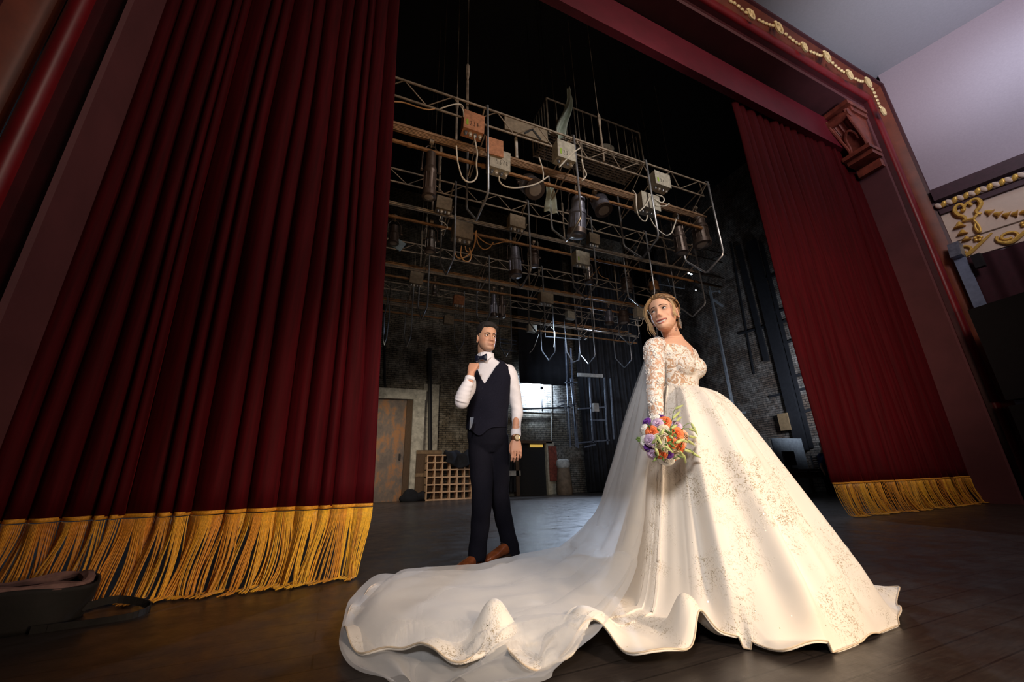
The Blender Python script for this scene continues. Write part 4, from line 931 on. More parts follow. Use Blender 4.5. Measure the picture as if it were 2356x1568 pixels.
def face_parts(X, root, sex, smile, gap, browmat, lipmat, darkmat):
    F = head_shape(sex, smile, gap); ts = np.linspace(-1, 1, 400); As = PI*(ts*.55+.45*ts**3)
    def sp(x, z, off=.0006):
        wd = interp(z, HZ, HW[sex]); a = math.asin(max(-.98, min(.98, x/wd))); t = float(np.interp(a, As, ts))
        p = F(t/2+.5, (z-HZ[0])/(HZ[-1]-HZ[0])); return X @ Vector((p.x, p.y-off, p.z))
    for s in (-1, 1):
        def bf(u, v):
            ax = .012+.041*u; zc = (.0165 if sex == 'm' else .0205)+.0050*math.sin(PI*min(1, u*.95+.05)**1.3)-.0035*u; th = (.0037 if sex == 'm' else .0021)*(1-u)**.45*(.6+.4*min(1, u*6))+.0004
            return sp(s*ax, zc+(v-.5)*2*th, .0012+.0012*math.sin(PI*v))
        m = MB(); m.grid(bf, 24, 6); m.build('eyebrow', browmat, root, angle=0)
    hw = .0255+.006*smile
    def line(x): return smile*9.0*min(abs(x), .03)**2
    def lipf(lo):
        def f(u, v):
            x = (u-.5)*2*hw; k = max(0, 1-(x/hw)**2)
            if not lo: z0 = -.0730+line(x)+gap*.15*k; th = (.0066 if sex == 'f' else .0056)*k**.75*(1-.22*math.exp(-(x/.004)**2)); z = z0+th*v
            else: z0 = -.0738+line(x)-gap*1.0*k; th = (.0072 if sex == 'f' else .0070)*k**.8; z = z0-th*v
            return sp(x, z, .0014+.0022*math.sin(PI*min(1, v*1.0))*k)
        return f
    m = MB(); m.grid(lipf(False), 28, 7); m.build('upper_lip', lipmat, root, angle=0)
    m = MB(); m.grid(lipf(True), 28, 7); m.build('lower_lip', lipmat, root, angle=0)
    if gap:
        for nm, mt, a0, a1, of, hh in (('mouth_opening', darkmat, .25, -1.05, .0012, 1), ('teeth', M['teeth'], .25, -.62, .0019, .88)):
            def tf(u, v):
                x = (u-.5)*2*hw*hh; k = max(0, 1-(x/(hw*hh))**2); return sp(x, -.0732+line(x)+gap*(a0+(a1-a0)*v)*k, of)
            m = MB(); m.grid(tf, 24, 5); m.build(nm, mt, root, angle=0)
M['teeth'] = simple('teeth', (.85, .80, .74), .25, var=.02, bump=0)
M['lipm'] = simple('lip skin', (.46, .20, .15), .5, var=.1, bump=0)
M['lipf'] = simple('rose lips', (.62, .20, .17), .35, var=.08, bump=0)
M['mouth'] = simple('mouth inside', (.07, .012, .012), .5, bump=0)
# ================================================================= the groom
M['shirt'] = simple('white cotton shirt', (.78, .75, .78), .8, var=.04, scale=60, bump=.1)
M['vest'] = simple('dark navy wool', (.008, .008, .016), .9, var=.3, scale=120, bump=.2, spec=.15)
M['trouser'] = simple('black navy wool', (.006, .006, .011), .9, var=.3, scale=120, bump=.2, spec=.12)
M['satin'] = simple('navy satin', (.006, .008, .022), .4, var=.2)
M['leather'] = simple('brown leather', (.20, .055, .018), .25, var=.45, scale=14, coat=.3)
M['sole'] = simple('dark sole', (.03, .018, .012), .5)
M['mhair'] = simple('black brown hair', (.010, .007, .006), .8, var=.4, scale=80)
M['strap'] = simple('brown strap', (.12, .045, .02), .5)
M['watchgold'] = simple('bronze gold metal', (.45, .28, .12), .25, .9)
gr = empty('person', (1.12, 3.05, 0), 'man in white shirt, dark waistcoat and bow tie walking with one fist at his collar', 'person')
Xg = head_xf(Vector((1.0714, 3.0, 1.7264)), 6, -3, 1.7, 1.03)
PSI = -44; fcg, ltg = yawv(PSI)
mb = MB(); build_head_mb(mb, Xg, 'm')
nb = V(1117, 832, 3.04)
limb(mb, [Xg @ Vector((0, .035, -.02)), Xg @ Vector((0, .03, -.09)), nb], [.056, .057, .056])
limb(mb, [V(1187, 980, 2.90), V(1187, 1008, 2.88)], [.030, .027])
Xh = orient(V(1187, 1008, 2.88), (-.02, -.06, -1), (-.25, -1, .1))
hand_mb(mb, Xh, [(.25, .55, .4), (.3, .6, .4), (.35, .6, .4), (.4, .65, .4)], (.42, .25), -1, .04, 1.08)
wl = V(1084, 856, 2.81); kn = V(1095, 824, 2.87)
limb(mb, [V(1080, 880, 2.79), wl+Vector((0, 0, .0))], [.031, .027])
limb(mb, [V(1080, 880, 2.79), V(1062, 922, 2.86), V(1082, 890, 3.02), V(1100, 850, 3.10), nb], [.030, .034, .036, .036, .04], 14)
limb(mb, [V(1187, 982, 2.90), V(1189, 935, 2.95), V(1180, 892, 2.94), V(1168, 854, 2.95), V(1140, 840, 3.0), nb], [.028, .032, .036, .036, .036, .04], 14)
Xf = orient(wl, (kn-wl), (-.55, -.75, .15))
hand_mb(mb, Xf, [(1.15, 1.5, .9), (1.25, 1.5, .9), (1.3, 1.5, .9), (1.35, 1.5, .9)], (.15, 1.0), 1, .0, 1.0, .5)
body = mb.fuse('body', M['skin'], gr, .0026, 2, .5)
Ci = Xg.inverted(); st = skin_tint('m', (.60, .33, .21)); tint_mesh(body, lambda p: st(Ci @ p) if p.z > 1.50 and (Ci @ p).length < .2 else (.60, .31, .20))
eyes(Xg, gr, (.20, -1, .08), (.07, .035, .02), M['mhair'], 'm')
face_parts(Xg, gr, 'm', 0.2, 0, M['mhair'], M['lipm'], None)
# hair: short sides, swept volume on top
def hair_shell(X, th, mat, root, name='hair', sex='m', nz=130, nu=180):
    m = MB(); F = head_shape(sex)
    def H(u, v):
        z = HZ[0]+(HZ[-1]-HZ[0])*(.3+.7*v); p = F(u, .3+.7*v)
        wd = interp(z, HZ, HW[sex]); f = interp(z, HZ, HF); b = interp(z, HZ, HB); t = (u-.5)*2; a = PI*(t*.55+.45*t**3)
        c = Vector((0, (b-f)/2, .0)); q = Vector((wd*math.sin(a), (b-f)/2-(b+f)/2*math.cos(a), z)); n = Vector((q.x, (q.y-c.y)*.8, max(0, q.z-.01)*.9+.001)).normalized()
        return X @ (q+n*th(q, a))
    m.grid(H, nu, nz); m.f.append(tuple((nz-1)*nu+k for k in range(nu)))
    return m.build(name, mat, root, angle=0)
def th_m(q, a):
    hl = .070 if abs(a) < .8 else (.070-(abs(a)-.8)*.14 if abs(a) < 1.15 else (.02 if abs(a) < 1.5 else (-.045 if abs(a) > 1.9 else .0)))
    top = max(0, (q.z-.045)/.06); n = mnoise.noise(Vector((q.x*55, q.y*30, q.z*25)))
    k = max(0, min(1, (q.z-hl)/.007)); k = k*k*(3-2*k); return -.018*(1-k)+k*(.0025+min(.030, .022*top*(1.1-.3*q.y/.1))+.004*n*min(1, top*2))
hair_shell(Xg, th_m, M['mhair'], gr)
hb = MB(); r = random.Random(4)
for k in range(420):
    x = r.uniform(-.058, .058); y = r.uniform(-.085, .075); 
    rr = 1-(x/.075)**2-((y-.005)/.105)**2
    if rr < .12: continue
    z = .030+.088*math.sqrt(rr); p = Vector((x, y, z+.008)); d = Vector((.010+r.gauss(0, .008)+x*.2, .016+r.gauss(0, .008), .018 if y > -.05 else .024))
    hb.tube([Xg @ p, Xg @ (p+d*.6+Vector((0, -.004, .004))), Xg @ (p+d+Vector((0, .014, -.001)))], [.0050, .0042, .0010], 5)
hb.build('hair_locks', M['mhair'], gr)
# shirt: torso, collar, sleeves as one surface
S = 1.0
cen = {1.54: V(1122, 832, 3.05), }
def tc(py, px, Y): return V(px, py, Y)
tor = [(tc(985, 1123, 3.05), .150, .112), (tc(945, 1123, 3.04), .150, .112), (tc(905, 1125, 3.03), .165, .118), (tc(872, 1128, 3.03), .186, .112), (tc(853, 1129, 3.03), .180, .098), (tc(841, 1128, 3.035), .145, .080), (tc(830, 1122, 3.04), .085, .068), (tc(824, 1119, 3.035), .062, .062), (tc(819, 1119, 3.03), .061, .061)]
mb = MB(); mb.loft(rings([(c, a, b, PSI, 2.3) for c, a, b in tor]), 36)
def wrk(amp, f1, ph): return lambda t, a: amp*(math.sin(f1*t*2*PI+2*math.sin(a+ph))*.6+math.sin(f1*2.3*t*2*PI+3*a+ph)*.4)
shR, eR, wR = V(1172, 856, 2.93), V(1189, 935, 2.95), V(1187, 1000, 2.90)
limb(mb, [V(1158, 850, 2.96), V(1170, 860, 2.93), V(1180, 892, 2.94), eR, V(1189, 965, 2.93), wR], [.055, .068, .068, .056, .050, .047, .036, .037], 20, wrk(.06, 3.6, 0))
mb.tube([V(1187, 988, 2.905), V(1187, 1003, 2.892)], [.040, .041], 18)
shL, eL = V(1097, 856, 3.12), V(1063, 921, 2.87)
limb(mb, [V(1108, 850, 3.10), shL, V(1080, 890, 3.02), eL], [.055, .064, .060, .054], 20, wrk(.04, 4, 1)); mb.ball(V(1063, 923, 2.86), .056, 16, 10)
limb(mb, [V(1062, 922, 2.85), V(1069, 900, 2.82), V(1080, 876, 2.79)], [.056, .054, .047, .038], 20, wrk(.05, 5, 2)); mb.tube([V(1080, 876, 2.79), V(1082, 867, 2.795)], [.040, .040], 18)
shirt = mb.fuse('shirt', M['shirt'], gr, .0055, 4, .5)
# collar wings
m = MB(); cc = tc(826, 1118, 3.03)
def col(u, v):
    a = math.radians(PSI)+(u-.5)*5.6-PI/2; rr = .064+.008*v; p = cc+Vector((rr*math.cos(a), rr*.98*math.sin(a), 0)); k = abs(u-.5)*2
    return p+Vector((0, 0, .046-.050*v-.012*k*0+.010*(abs((u-.5)*2) < .2)*0))
m.grid(lambda u, v: col(1-u, v)+(-fcg*0), 40, 6); o = thicken(m.build('collar', M['shirt'], gr, angle=0), .004)
m = MB()
for s in (-1, 1):
    p = cc+fcg*.070+Vector((0, 0, .042)); q = [p+ltg*s*.012, p+ltg*s*.062-fcg*.035, p+ltg*s*.066-fcg*.03+Vector((0, 0, -.045)), p+ltg*s*.040+fcg*.022+Vector((0, 0, -.085)), p+ltg*s*.006+fcg*.006+Vector((0, 0, -.03))]
    m.add(q, [(0, 1, 2, 3, 4)])
thicken(m.build('collar_point', M['shirt'], gr, smooth=False), .004)
# bow tie
bc = cc+fcg*.094+Vector((0, 0, -.012)); root_b = gr; m = MB()
for s in (-1, 1):
    Rg = [(bc+ltg*s*d, fcg*dd, Vector((0, 0, 1))*hh, 3) for d, dd, hh in ((.006, .008, .010), (.020, .014, .019), (.036, .012, .026), (.050, .007, .029))]
    m.loft(Rg, 14)
m.loft([(bc+ltg*d, fcg*.014, Vector((0, 0, .015)), 3) for d in (-.013, .013)], 12); m.build('bow_tie', M['satin'], gr)
# waistcoat with V opening and armholes
vr = [(tc(990, 1119, 3.05), .158, .122), (tc(968, 1121, 3.05), .160, .122), (tc(945, 1122, 3.045), .159, .121), (tc(905, 1125, 3.035), .174, .127), (tc(872, 1128, 3.03), .196, .120), (tc(853, 1129, 3.03), .190, .106), (tc(841, 1128, 3.035), .156, .088), (tc(830, 1123, 3.04), .088, .074)]
zs = [q[0].z for q in vr]
def vest(u, v):
    z = zs[0]+(zs[-1]-zs[0])*v; c = Vector([interp(z, zs, [q[0][i] for q in vr]) for i in range(3)]); a_ = interp(z, zs, [q[1] for q in vr]); b_ = interp(z, zs, [q[2] for q in vr])
    an = (u-.5)*2*PI; e = 2/2.3; x = math.copysign(abs(math.sin(an))**e, math.sin(an)); y = math.copysign(abs(math.cos(an))**e, math.cos(an))
    wr = .004*math.sin(22*z+3*an)*max(0, math.cos(an))*(1 if z < 1.35 else .4)
    zz = z+(-.050*math.exp(-(an/.30)**2)+.012*min(1.5, abs(an)))*max(0, 1-v/.12)
    return Vector((c.x, c.y, zz))+ltg*x*(a_+wr)+fcg*y*(b_+wr)
nu, nv = 300, 240; m = MB(); m.grid(vest, nu, nv); keep = []
zV = V(1101, 882, 2.93).z; zT = zs[-1]
for f in m.f:
    i = f[0] % nu; j = f[0]//nu; u = (i+.5)/(nu-1); v = (j+.5)/(nv-1); z = zs[0]+(zs[-1]-zs[0])*v; an = (u-.5)*2*PI
    if z > zV and abs(an-.05) < .62*((z-zV)/(zT-zV))**1.0+.45*max(0, (z-zV)/(zT-zV)-.6)/.4: continue
    arm = ((abs(an)-PI/2)/.46)**2+((z-1.475)/.125)**2
    if arm < 1: continue
    keep.append(f)
m.f = keep; me = m.mesh('waistcoat'); b_ = bmesh.new(); b_.from_mesh(me); bmesh.ops.remove_doubles(b_, verts=b_.verts, dist=.0002)
bmesh.ops.delete(b_, geom=[v for v in b_.verts if not v.link_faces], context='VERTS')
for it in range(14):
    nw = {}
    for v in b_.verts:
        if v.is_boundary:
            q = [e.other_vert(v).co for e in v.link_edges if e.is_boundary]
            if len(q) == 2: nw[v] = v.co*.5+(q[0]+q[1])*.25
    for v, c in nw.items(): v.co = c
b_.to_mesh(me); b_.free(); o = thicken(link_mesh('waistcoat', me, M['vest'], gr, True, 0), .008, 1)
m = MB()
for z in (1.28, 1.20, 1.12, 1.05):
    v = (z-zs[0])/(zs[-1]-zs[0]); p = vest(.5, v); m.lathe(p+fcg*.002, fcg, [(0, .007), (.005, .007), (.006, .004)], 10)
m.build('button', M['satin'], gr)
m = MB(); p = vest(.5-.09, .05)
q = V(1084, 978, 2.91); m.add([q+Vector((-.010, 0, .06)), q+Vector((.018, -.008, .06)), q+Vector((.006, 0, -.01)), q+Vector((-.014, 0, -.035))], [(0, 1, 2, 3)]); thicken(m.build('waistcoat_flap', simple('blue grey lining', (.05, .07, .11), .5), gr, smooth=False), .004)
# trousers
mb = MB(); hipc = V(1121, 985, 3.055)
mb.loft(rings([(hipc+Vector((0, 0, .07)), .150, .112, PSI, 2.3), (hipc, .160, .120, PSI, 2.4), (hipc+Vector((0, 0, -.07)), .163, .120, PSI, 2.3), (hipc+Vector((0, 0, -.13)), .145, .112, PSI, 2.3), (hipc+Vector((0, 0, -.19)), .10, .085, PSI, 2.3)]), 32)
aL = V(1097, 1282, 3.075); kL = V(1109, 1140, 3.02); hL = V(1104, 1010, 3.10)
aR = V(1176, 1262, 3.26); kR = V(1150, 1140, 3.14); hR = V(1143, 1010, 3.02)
def crease(amp): return lambda t, a: amp*(math.sin(3+t*40+2*math.sin(a))*(.4+t*t)+.6*max(0, math.cos(a-2.2))**6)
limb(mb, [hL+Vector((0, 0, .03)), (hL+kL)/2+Vector((.0, -.01, 0)), kL, (kL+aL)/2+Vector((.01, .015, 0)), aL, aL+Vector((0, 0, -.02))], [.094, .096, .088, .079, .074, .068, .066, .064, .068], 24, crease(.045))
limb(mb, [hR+Vector((0, 0, .03)), (hR+kR)/2, kR, (kR+aR)/2+Vector((0, .02, 0)), aR, aR+Vector((.005, .01, -.02))], [.094, .096, .087, .077, .072, .068, .066, .066, .068], 24, crease(.045))
mb.fuse('trousers', M['trouser'], gr, .007, 4, .5)
# shoes
def shoe(heel, toe, lift, root):
    d = (toe-heel); L = d.length; f = d.normalized(); l = Vector((-f.y, f.x, 0)).normalized(); up = f.cross(l); up = up if up.z > 0 else -up
    pr = [(0, .024, .035, .060), (.04, .031, .045, .062), (.12, .034, .047, .058), (.25, .034, .046, .054), (.40, .036, .040, .05), (.55, .043, .032, .04), (.72, .046, .025, .03), (.86, .038, .020, .022), (.96, .022, .014, .015), (1.0, .006, .006, .008)]
    m = MB(); R_ = []
    for t, w_, h, _ in pr: R_.append((heel+f*L*t+up*(h*.9+.016), l*w_, up*h, 2.5))
    m.loft(R_, 22); m.loft([(heel+f*L*(.05+.10*k)+up*(.075+.022*(1-k*.6)), l*(.032-.002*k), f*.04, 2) for k in (0, .6)], 18)
    m.loft([(heel+f*.045+up*.06, l*.035, f*.045, 2.2), (heel+f*.05+up*.112, l*.034, f*.046, 2.2)], 20)
    s = link_mesh('shoe', m.fuse(None, None, None, .004, 3), M['leather'], root, True, 0)
    m = MB(); 
    def outline(z, k): return [heel+f*L*t+l*s_*(w_+.004)*k+up*z for s_, seq in ((1, pr), (-1, pr[::-1])) for t, w_, h, _ in seq]
    a = outline(0.0, 1); b = outline(.014, 1); n = len(a); m.add(a+b, [tuple(range(n))[::-1], tuple(range(n, 2*n))]+[(i, (i+1) % n, n+(i+1) % n, n+i) for i in range(n)])
    m.box(heel+f*.035+up*-.006, (.001, .001, .001)); m.build('sole', M['sole'], s)
    m = MB()
    for k in range(5):
        t = .36+.055*k; p = heel+f*L*t+up*(.106-.017*k); m.tube([p-l*.020-up*.007, p+up*.001, p+l*.020-up*.007], .0022, 5)
    m.build('laces', M['sole'], s)
    m = MB(); m.tube([heel+f*L*.69+l*.046*s_+up*.03+up*(.022 if s_ == 0 else 0) for s_ in (-1, -.5, 0, .5, 1)], .0016, 5); m.build('toe_cap_seam', M['sole'], s)
shoe(FL(1107, 1303)+Vector((.02, .02, .004)), FL(1050, 1322)+Vector((.0, .0, .004)), 0, gr)
shoe(Vector((1.385, 3.275, .035)), FL(1112, 1303)+Vector((.0, .0, .004)), .03, gr)
# wrist watch
wc_ = V(1187, 1007, 2.885); wroot = MB().lathe(wc_+Vector((0, 0, -.014)), (0, 0, 1), [(0, .031), (.0, .034), (.026, .036), (.026, .032)], 20).build('watch_strap', M['strap'], gr)
n_ = Vector((-.15, -1, .05)).normalized(); m = MB(); m.lathe(wc_+n_*.028, n_, [(0, .024), (.008, .025), (.010, .022), (.0095, .019), (.0095, .001)], 22); wt = m.build('watch', M['watchgold'], gr)
m = MB(); m.lathe(wc_+n_*.0385, n_, [(0, .0175), (.001, .017), (.001, .001)], 20); m.build('watch_face', simple('pale dial', (.55, .42, .25), .3), wt)
# ================================================================= the bride, gown, veil, bouquet
def m_lace(name, white, ground, scale, thr, bead=True, rough=.6):
    t = NT(name); v = t.mp(); ds = t.n('ShaderNodeTexNoise'); ds.inputs['Scale'].default_value = scale*.6; ds.inputs['Detail'].default_value = 2; t.l(v, ds.inputs['Vector'])
    vm = t.n('ShaderNodeVectorMath', operation='MULTIPLY_ADD'); t.l(ds.outputs['Color'], vm.inputs[0]); vm.inputs[1].default_value = (.12, .12, .12); t.l(v, vm.inputs[2])
    n1 = t.noise(vm.outputs[0], scale, 3, .55, 1.5); col = t.mix(t.ramp(n1, [(thr-.02, 0), (thr+.02, 1)]), ground, white)
    t.set(**{'Base Color': col, 'Roughness': rough, 'Sheen Weight': .3}); t.bump(n1, .8, .012); return t.m
def m_gown():
    t = NT('ivory embroidered satin'); v = t.mp()
    ds = t.n('ShaderNodeTexNoise'); ds.inputs['Scale'].default_value = 9; ds.inputs['Detail'].default_value = 3; t.l(v, ds.inputs['Vector'])
    vm = t.n('ShaderNodeVectorMath', operation='MULTIPLY_ADD'); t.l(ds.outputs['Color'], vm.inputs[0]); vm.inputs[1].default_value = (.16, .16, .16); t.l(v, vm.inputs[2])
    # scrolling embroidery: thin iso-lines of a warped noise
    n1 = t.noise(vm.outputs[0], 10, 1, .5, 1.2); line = t.ramp(n1, [(.44, 0), (.485, 1), (.515, 1), (.56, 0)])
    n3 = t.noise(vm.outputs[0], 22, 2, .5, 2.0); line2 = t.ramp(n3, [(.46, 0), (.49, 1), (.51, 1), (.54, 0)])
    zone = t.ramp(t.noise(v, 3.4, 3, .6), [(.47, 0), (.60, 1)])
    vo = t.n('ShaderNodeTexVoronoi'); vo.inputs['Scale'].default_value = 170; t.l(v, vo.inputs['Vector']); dots = t.ramp(vo.outputs['Distance'], [(.35, 1), (.55, 0)])
    emb = t.mix(1, t.mix(1, line, line2, 'ADD'), zone, 'MULTIPLY'); emb = t.mix(1, emb, dots, 'MULTIPLY')
    base = t.ramp(t.noise(v, 2.2, 4), [(.3, (.80, .72, .62)), (.7, (.84, .78, .70))])
    col = t.mix(emb, base, (.46, .37, .25))
    white = t.ramp(t.noise(vm.outputs[0], 17, 2, .5, 1.5), [(.56, 0), (.62, .6)]); wz = t.mix(1, white, zone, 'MULTIPLY'); col = t.mix(wz, col, (.90, .82, .70))
    sp = t.n('ShaderNodeTexVoronoi'); sp.inputs['Scale'].default_value = 26; t.l(v, sp.inputs['Vector']); spark = t.ramp(sp.outputs['Distance'], [(.05, 1), (.075, 0)])
    sz = t.ramp(t.noise(v, 14, 1), [(.50, 0), (.54, 1)]); sparkm = t.mix(1, spark, sz, 'MULTIPLY')
    t.set(**{'Base Color': t.mix(sparkm, col, (.95, .85, .6)), 'Roughness': t.ramp(sparkm, [(0, .62), (1, .12)]), 'Metallic': t.ramp(sparkm, [(0, 0), (1, .9)]), 'Sheen Weight': .25, 'Specular IOR Level': .3})
    t.bump(t.mix(.5, emb, wz), .35, .008); return t.m
M['gown'] = m_gown()
M['bodice'] = m_lace('lace bodice', (.86, .79, .70), (.56, .34, .20), 26, .46)
M['petal'] = simple('ivory lace petal', (.88, .82, .76), .65, var=.06, scale=40, sheen=.3)
M['sleeve'] = m_lace('lace sleeve', (.86, .80, .74), (.62, .37, .24), 30, .50)
def m_veil(name, alpha, col=(.90, .89, .88)):
    t = NT(name); tr = t.n('ShaderNodeBsdfTransparent'); mx = t.n('ShaderNodeMixShader'); tl = t.n('ShaderNodeBsdfTranslucent'); m2 = t.n('ShaderNodeMixShader')
    df = t.n('ShaderNodeBsdfDiffuse'); df.inputs[0].default_value = (*col, 1); tl.inputs[0].default_value = (*col, 1); m2.inputs[0].default_value = .3
    t.l(df.outputs[0], m2.inputs[1]); t.l(tl.outputs[0], m2.inputs[2]); lw = t.n('ShaderNodeLayerWeight'); lw.inputs[0].default_value = .35
    mr = t.n('ShaderNodeMapRange'); t.l(lw.outputs['Facing'], mr.inputs[0]); mr.inputs[3].default_value = alpha; mr.inputs[4].default_value = min(1, alpha+.45)
    t.l(mr.outputs[0], mx.inputs[0]); t.l(tr.outputs[0], mx.inputs[1]); t.l(m2.outputs[0], mx.inputs[2]); t.l(mx.outputs[0], t.t.nodes['Material Output'].inputs[0]); return t.m
M['veil'] = m_veil('sheer tulle', .36)
M['veilthin'] = m_veil('thin tulle', .16)
M['fhair'] = simple('honey blond hair', (.19, .10, .045), .45, var=.45, scale=60)
M['fhairlight'] = simple('light blond strand', (.52, .34, .17), .4, var=.3, scale=60)
M['crystal'] = simple('silver crystal', (.75, .72, .68), .15, .8, var=.3, scale=80)
M['lash'] = simple('dark lashes', (.02, .012, .01), .5)
M['fbrow'] = simple('brown brow', (.09, .045, .025), .8, bump=0)
br = empty('person', (1.79, 1.72, 0), 'woman in ivory lace ball gown with long train looking back over her shoulder and smiling', 'person')
PB = 14; fb, lb = yawv(PB); UPZ = Vector((0, 0, 1))
WC = V(1560, 893, 1.70); 
Xb = head_xf(Vector((1.7538, 1.70, 1.530)), -64, 3, -6, 1.03)
mb = MB(); build_head_mb(mb, Xb, 'f', 1.2, .011)
neck0 = V(1549, 782, 1.735)
limb(mb, [Xb @ Vector((0, .035, -.03)), Xb @ Vector((0, .03, -.09)), neck0, neck0+Vector((.0, .01, -.08))], [.050, .049, .050, .07], 22)
# shoulders and upper chest
def bt(py, px, Y, a, b, e=2.2, off=0): return (V(px, py, Y)+fb*off, a, b, PB, e)
shz = V(1545, 800, 1.72)
chest = [bt(893, 1562, 1.70, .108, .088), bt(872, 1562, 1.70, .120, .092, 2.2, .0), bt(845, 1560, 1.70, .145, .10, 2.2), bt(820, 1556, 1.70, .165, .098), bt(802, 1552, 1.71, .165, .082), bt(790, 1550, 1.72, .125, .066), bt(781, 1549, 1.73, .07, .056), bt(774, 1549, 1.735, .052, .052)]
mb.loft(rings(chest), 32)
arR = [V(1516, 797, 1.68), V(1504, 803, 1.66), V(1507, 835, 1.62), V(1508, 872, 1.585), V(1506, 905, 1.56), V(1510, 946, 1.52), V(1512, 962, 1.505)]
armr = [.048, .053, .050, .046, .042, .038, .034, .027, .026]
limb(mb, arR, armr, 18)
arL = [V(1585, 806, 1.77), shz+lb*.185+Vector((0, .03, -.04)), shz+lb*.17+Vector((.02, .10, -.2)), shz+lb*.10+Vector((.02, .12, -.36))]
limb(mb, arL, [.045, .048, .044, .038, .030], 16)
for s in (-1, 1): mb.ball(V(1560, 850, 1.70)+lb*s*.056+fb*.066+Vector((0, 0, .004)), (.060, .056, .060), 16, 12)
Xh = orient(V(1514, 962, 1.50), (.06, -.08, -1), (-.7, -.7, 0))
hand_mb(mb, Xh, [(.7, 1.2, .7), (.8, 1.2, .7), (.85, 1.2, .7), (.9, 1.2, .7)], (.5, .8), 1, .02, .92)
bbody = mb.fuse('body', M['skin'], br, .0026, 2, .5)
Cib = Xb.inverted(); stf = skin_tint('f', (.74, .43, .29), 1.2, .011); tint_mesh(bbody, lambda p: stf(Cib @ p) if (Cib @ p).length < .17 and p.z > 1.36 else (.74, .43, .29))
eyes(Xb, br, (-.35, -1, .28), (.09, .05, .03), M['lash'], 'f', 1)
face_parts(Xb, br, 'f', 1.2, .011, M['fbrow'], M['lipf'], M['mouth'])
# hair: cap, swept strands to a low bun, loose lock at the far side
def th_f(q, a):
    hl = .066 if abs(a) < .35 else (.066-(abs(a)-.35)*.045 if abs(a) < 1.3 else (.022 if abs(a) < 2.0 else -.075))
    k = max(0, min(1, (q.z-hl)/.007)); k = k*k*(3-2*k)
    n = mnoise.noise(Vector((q.x*35, q.y*25, q.z*30))); return -.018*(1-k)+k*(.004+.011*min(1, max(0, q.z-hl)/.035)+.005*n)
hair_shell(Xb, th_f, M['fhair'], br, 'hair', 'f')
bun = Vector((.012, .118, -.030)); m = MB(); 
for k in range(9):
    a = 2*PI*k/9; m.ball(Xb @ (bun+Vector((.026*math.cos(a), .006*math.sin(3*a), .028*math.sin(a)))), .019, 10, 8)
m.ball(Xb @ bun, .030, 12, 8); link_mesh('hair_bun', m.fuse(None, None, None, .004, 2), M['fhair'], br, True, 0)
r = random.Random(12); ms = [MB(), MB()]
for k in range(520):
    a = r.uniform(-1.9, 1.9); el = r.uniform(.25, 1.35)
    if abs(a) < 1.15: el = max(el, .52-.28*abs(a)+r.uniform(0, .3))
    d0 = Vector((math.sin(a)*math.cos(el), -math.cos(a)*math.cos(el), math.sin(el))); d1 = Vector((.05, 1, -.28)).normalized(); P = []; off = r.uniform(.012, .020)
    for q in range(9):
        t = q/8; d = d0.slerp(d1, t*r.uniform(.93, 1)) if d0.angle(d1) < 3.0 else d0.lerp(d1, t); d = (d+Vector((.0, 0, .12*math.sin(PI*t)))).normalized()
        c = Vector((0, .006, .022)); rad = Vector((.0755, .098, .090)); P.append(Xb @ (c+Vector((d.x*(rad.x+off), d.y*(rad.y+off), d.z*(rad.z+off)))+Vector((0, 0, .003*math.sin(12*t+a*5)))))
    ms[0 if r.random() < .6 else 1].tube(P, [.0008]+[.0020]*7+[.0010], 5)
ms[0].build('hair_strands', M['fhair'], br, angle=0); ms[1].build('hair_highlights', M['fhairlight'], br, angle=0)
m = MB()
for k in range(30):   # side lock falling along the far cheek, a few by the ear
    j = r.gauss(0, .005); jy = r.gauss(0, .008); s = -1
    P = [Vector((-.030+j, -.080+jy, .078)), Vector((-.062+j, -.076+jy, .050)), Vector((-.082+j, -.062+jy, .015)), Vector((-.086+j*1.2, -.048+jy, -.02)), Vector((-.080+j*1.5, -.040+jy, -.055)), Vector((-.084+j*2, -.030+jy*1.5, -.085)), Vector((-.072+j*2.2, -.028+jy*2, -.112+r.uniform(-.012, .012)))]
    m.tube([Xb @ p for p in spline(P, 4)], [.0013]*20+[.0012, .001, .0008, .0007, .0005], 5)
for k in range(16):
    j = r.gauss(0, .003); P = [Vector((.055+j, -.066, .068)), Vector((.074+j, -.052, .035)), Vector((.077+j, -.040+j*2, .0)), Vector((.072+j, -.046+j*2, -.030)), Vector((.076+j*2, -.036+j, -.055))]
    m.tube([Xb @ p for p in spline(P, 4)], .0011, 4)
m.build('loose_lock', M['fhairlight'], br, angle=0)
hp = MB()
for k in range(22):   # hair ornament: little pale blossoms behind the ear
    a = k/21; c = Xb @ Vector((.070-.030*a, .045+.06*a, .055-.085*a+.008*math.sin(k*2.3))); 
    dd = Vector((.78-.25*a, .20+.65*a, .60-.80*a+.12*math.sin(k*2.1))).normalized(); c = Xb @ (Vector((0, .006, .022))+Vector((dd.x*.094, dd.y*.116, dd.z*.108)))
    for q in range(5):
        b = 2*PI*q/5+k; n = (c-Xb @ Vector((0, .006, .02))).normalized(); u = n.orthogonal().normalized(); w_ = n.cross(u); hp.ball(c+(u*math.cos(b)+w_*math.sin(b))*.0045+n*.002, .0032, 6, 5)
    hp.ball(c+n*.006, .003, 6, 5)
hp.build('hair_ornament', M['crystal'], br)
for s in (1, -1):
    m = MB(); e = Xb @ Vector((s*.080, .006, -.046)); dn = -UPZ
    for k in range(7):
        w_ = (.006, .009, .012, .012, .010, .008, .004)[k]; c = e+dn*(.004+.0105*k)
        for q in (-1, 0, 1): m.ball(c+(Xb.to_3x3() @ Vector((0, 1, 0)))*w_*q, .0042, 6, 5)
    m.build('earring', M['crystal'], br)
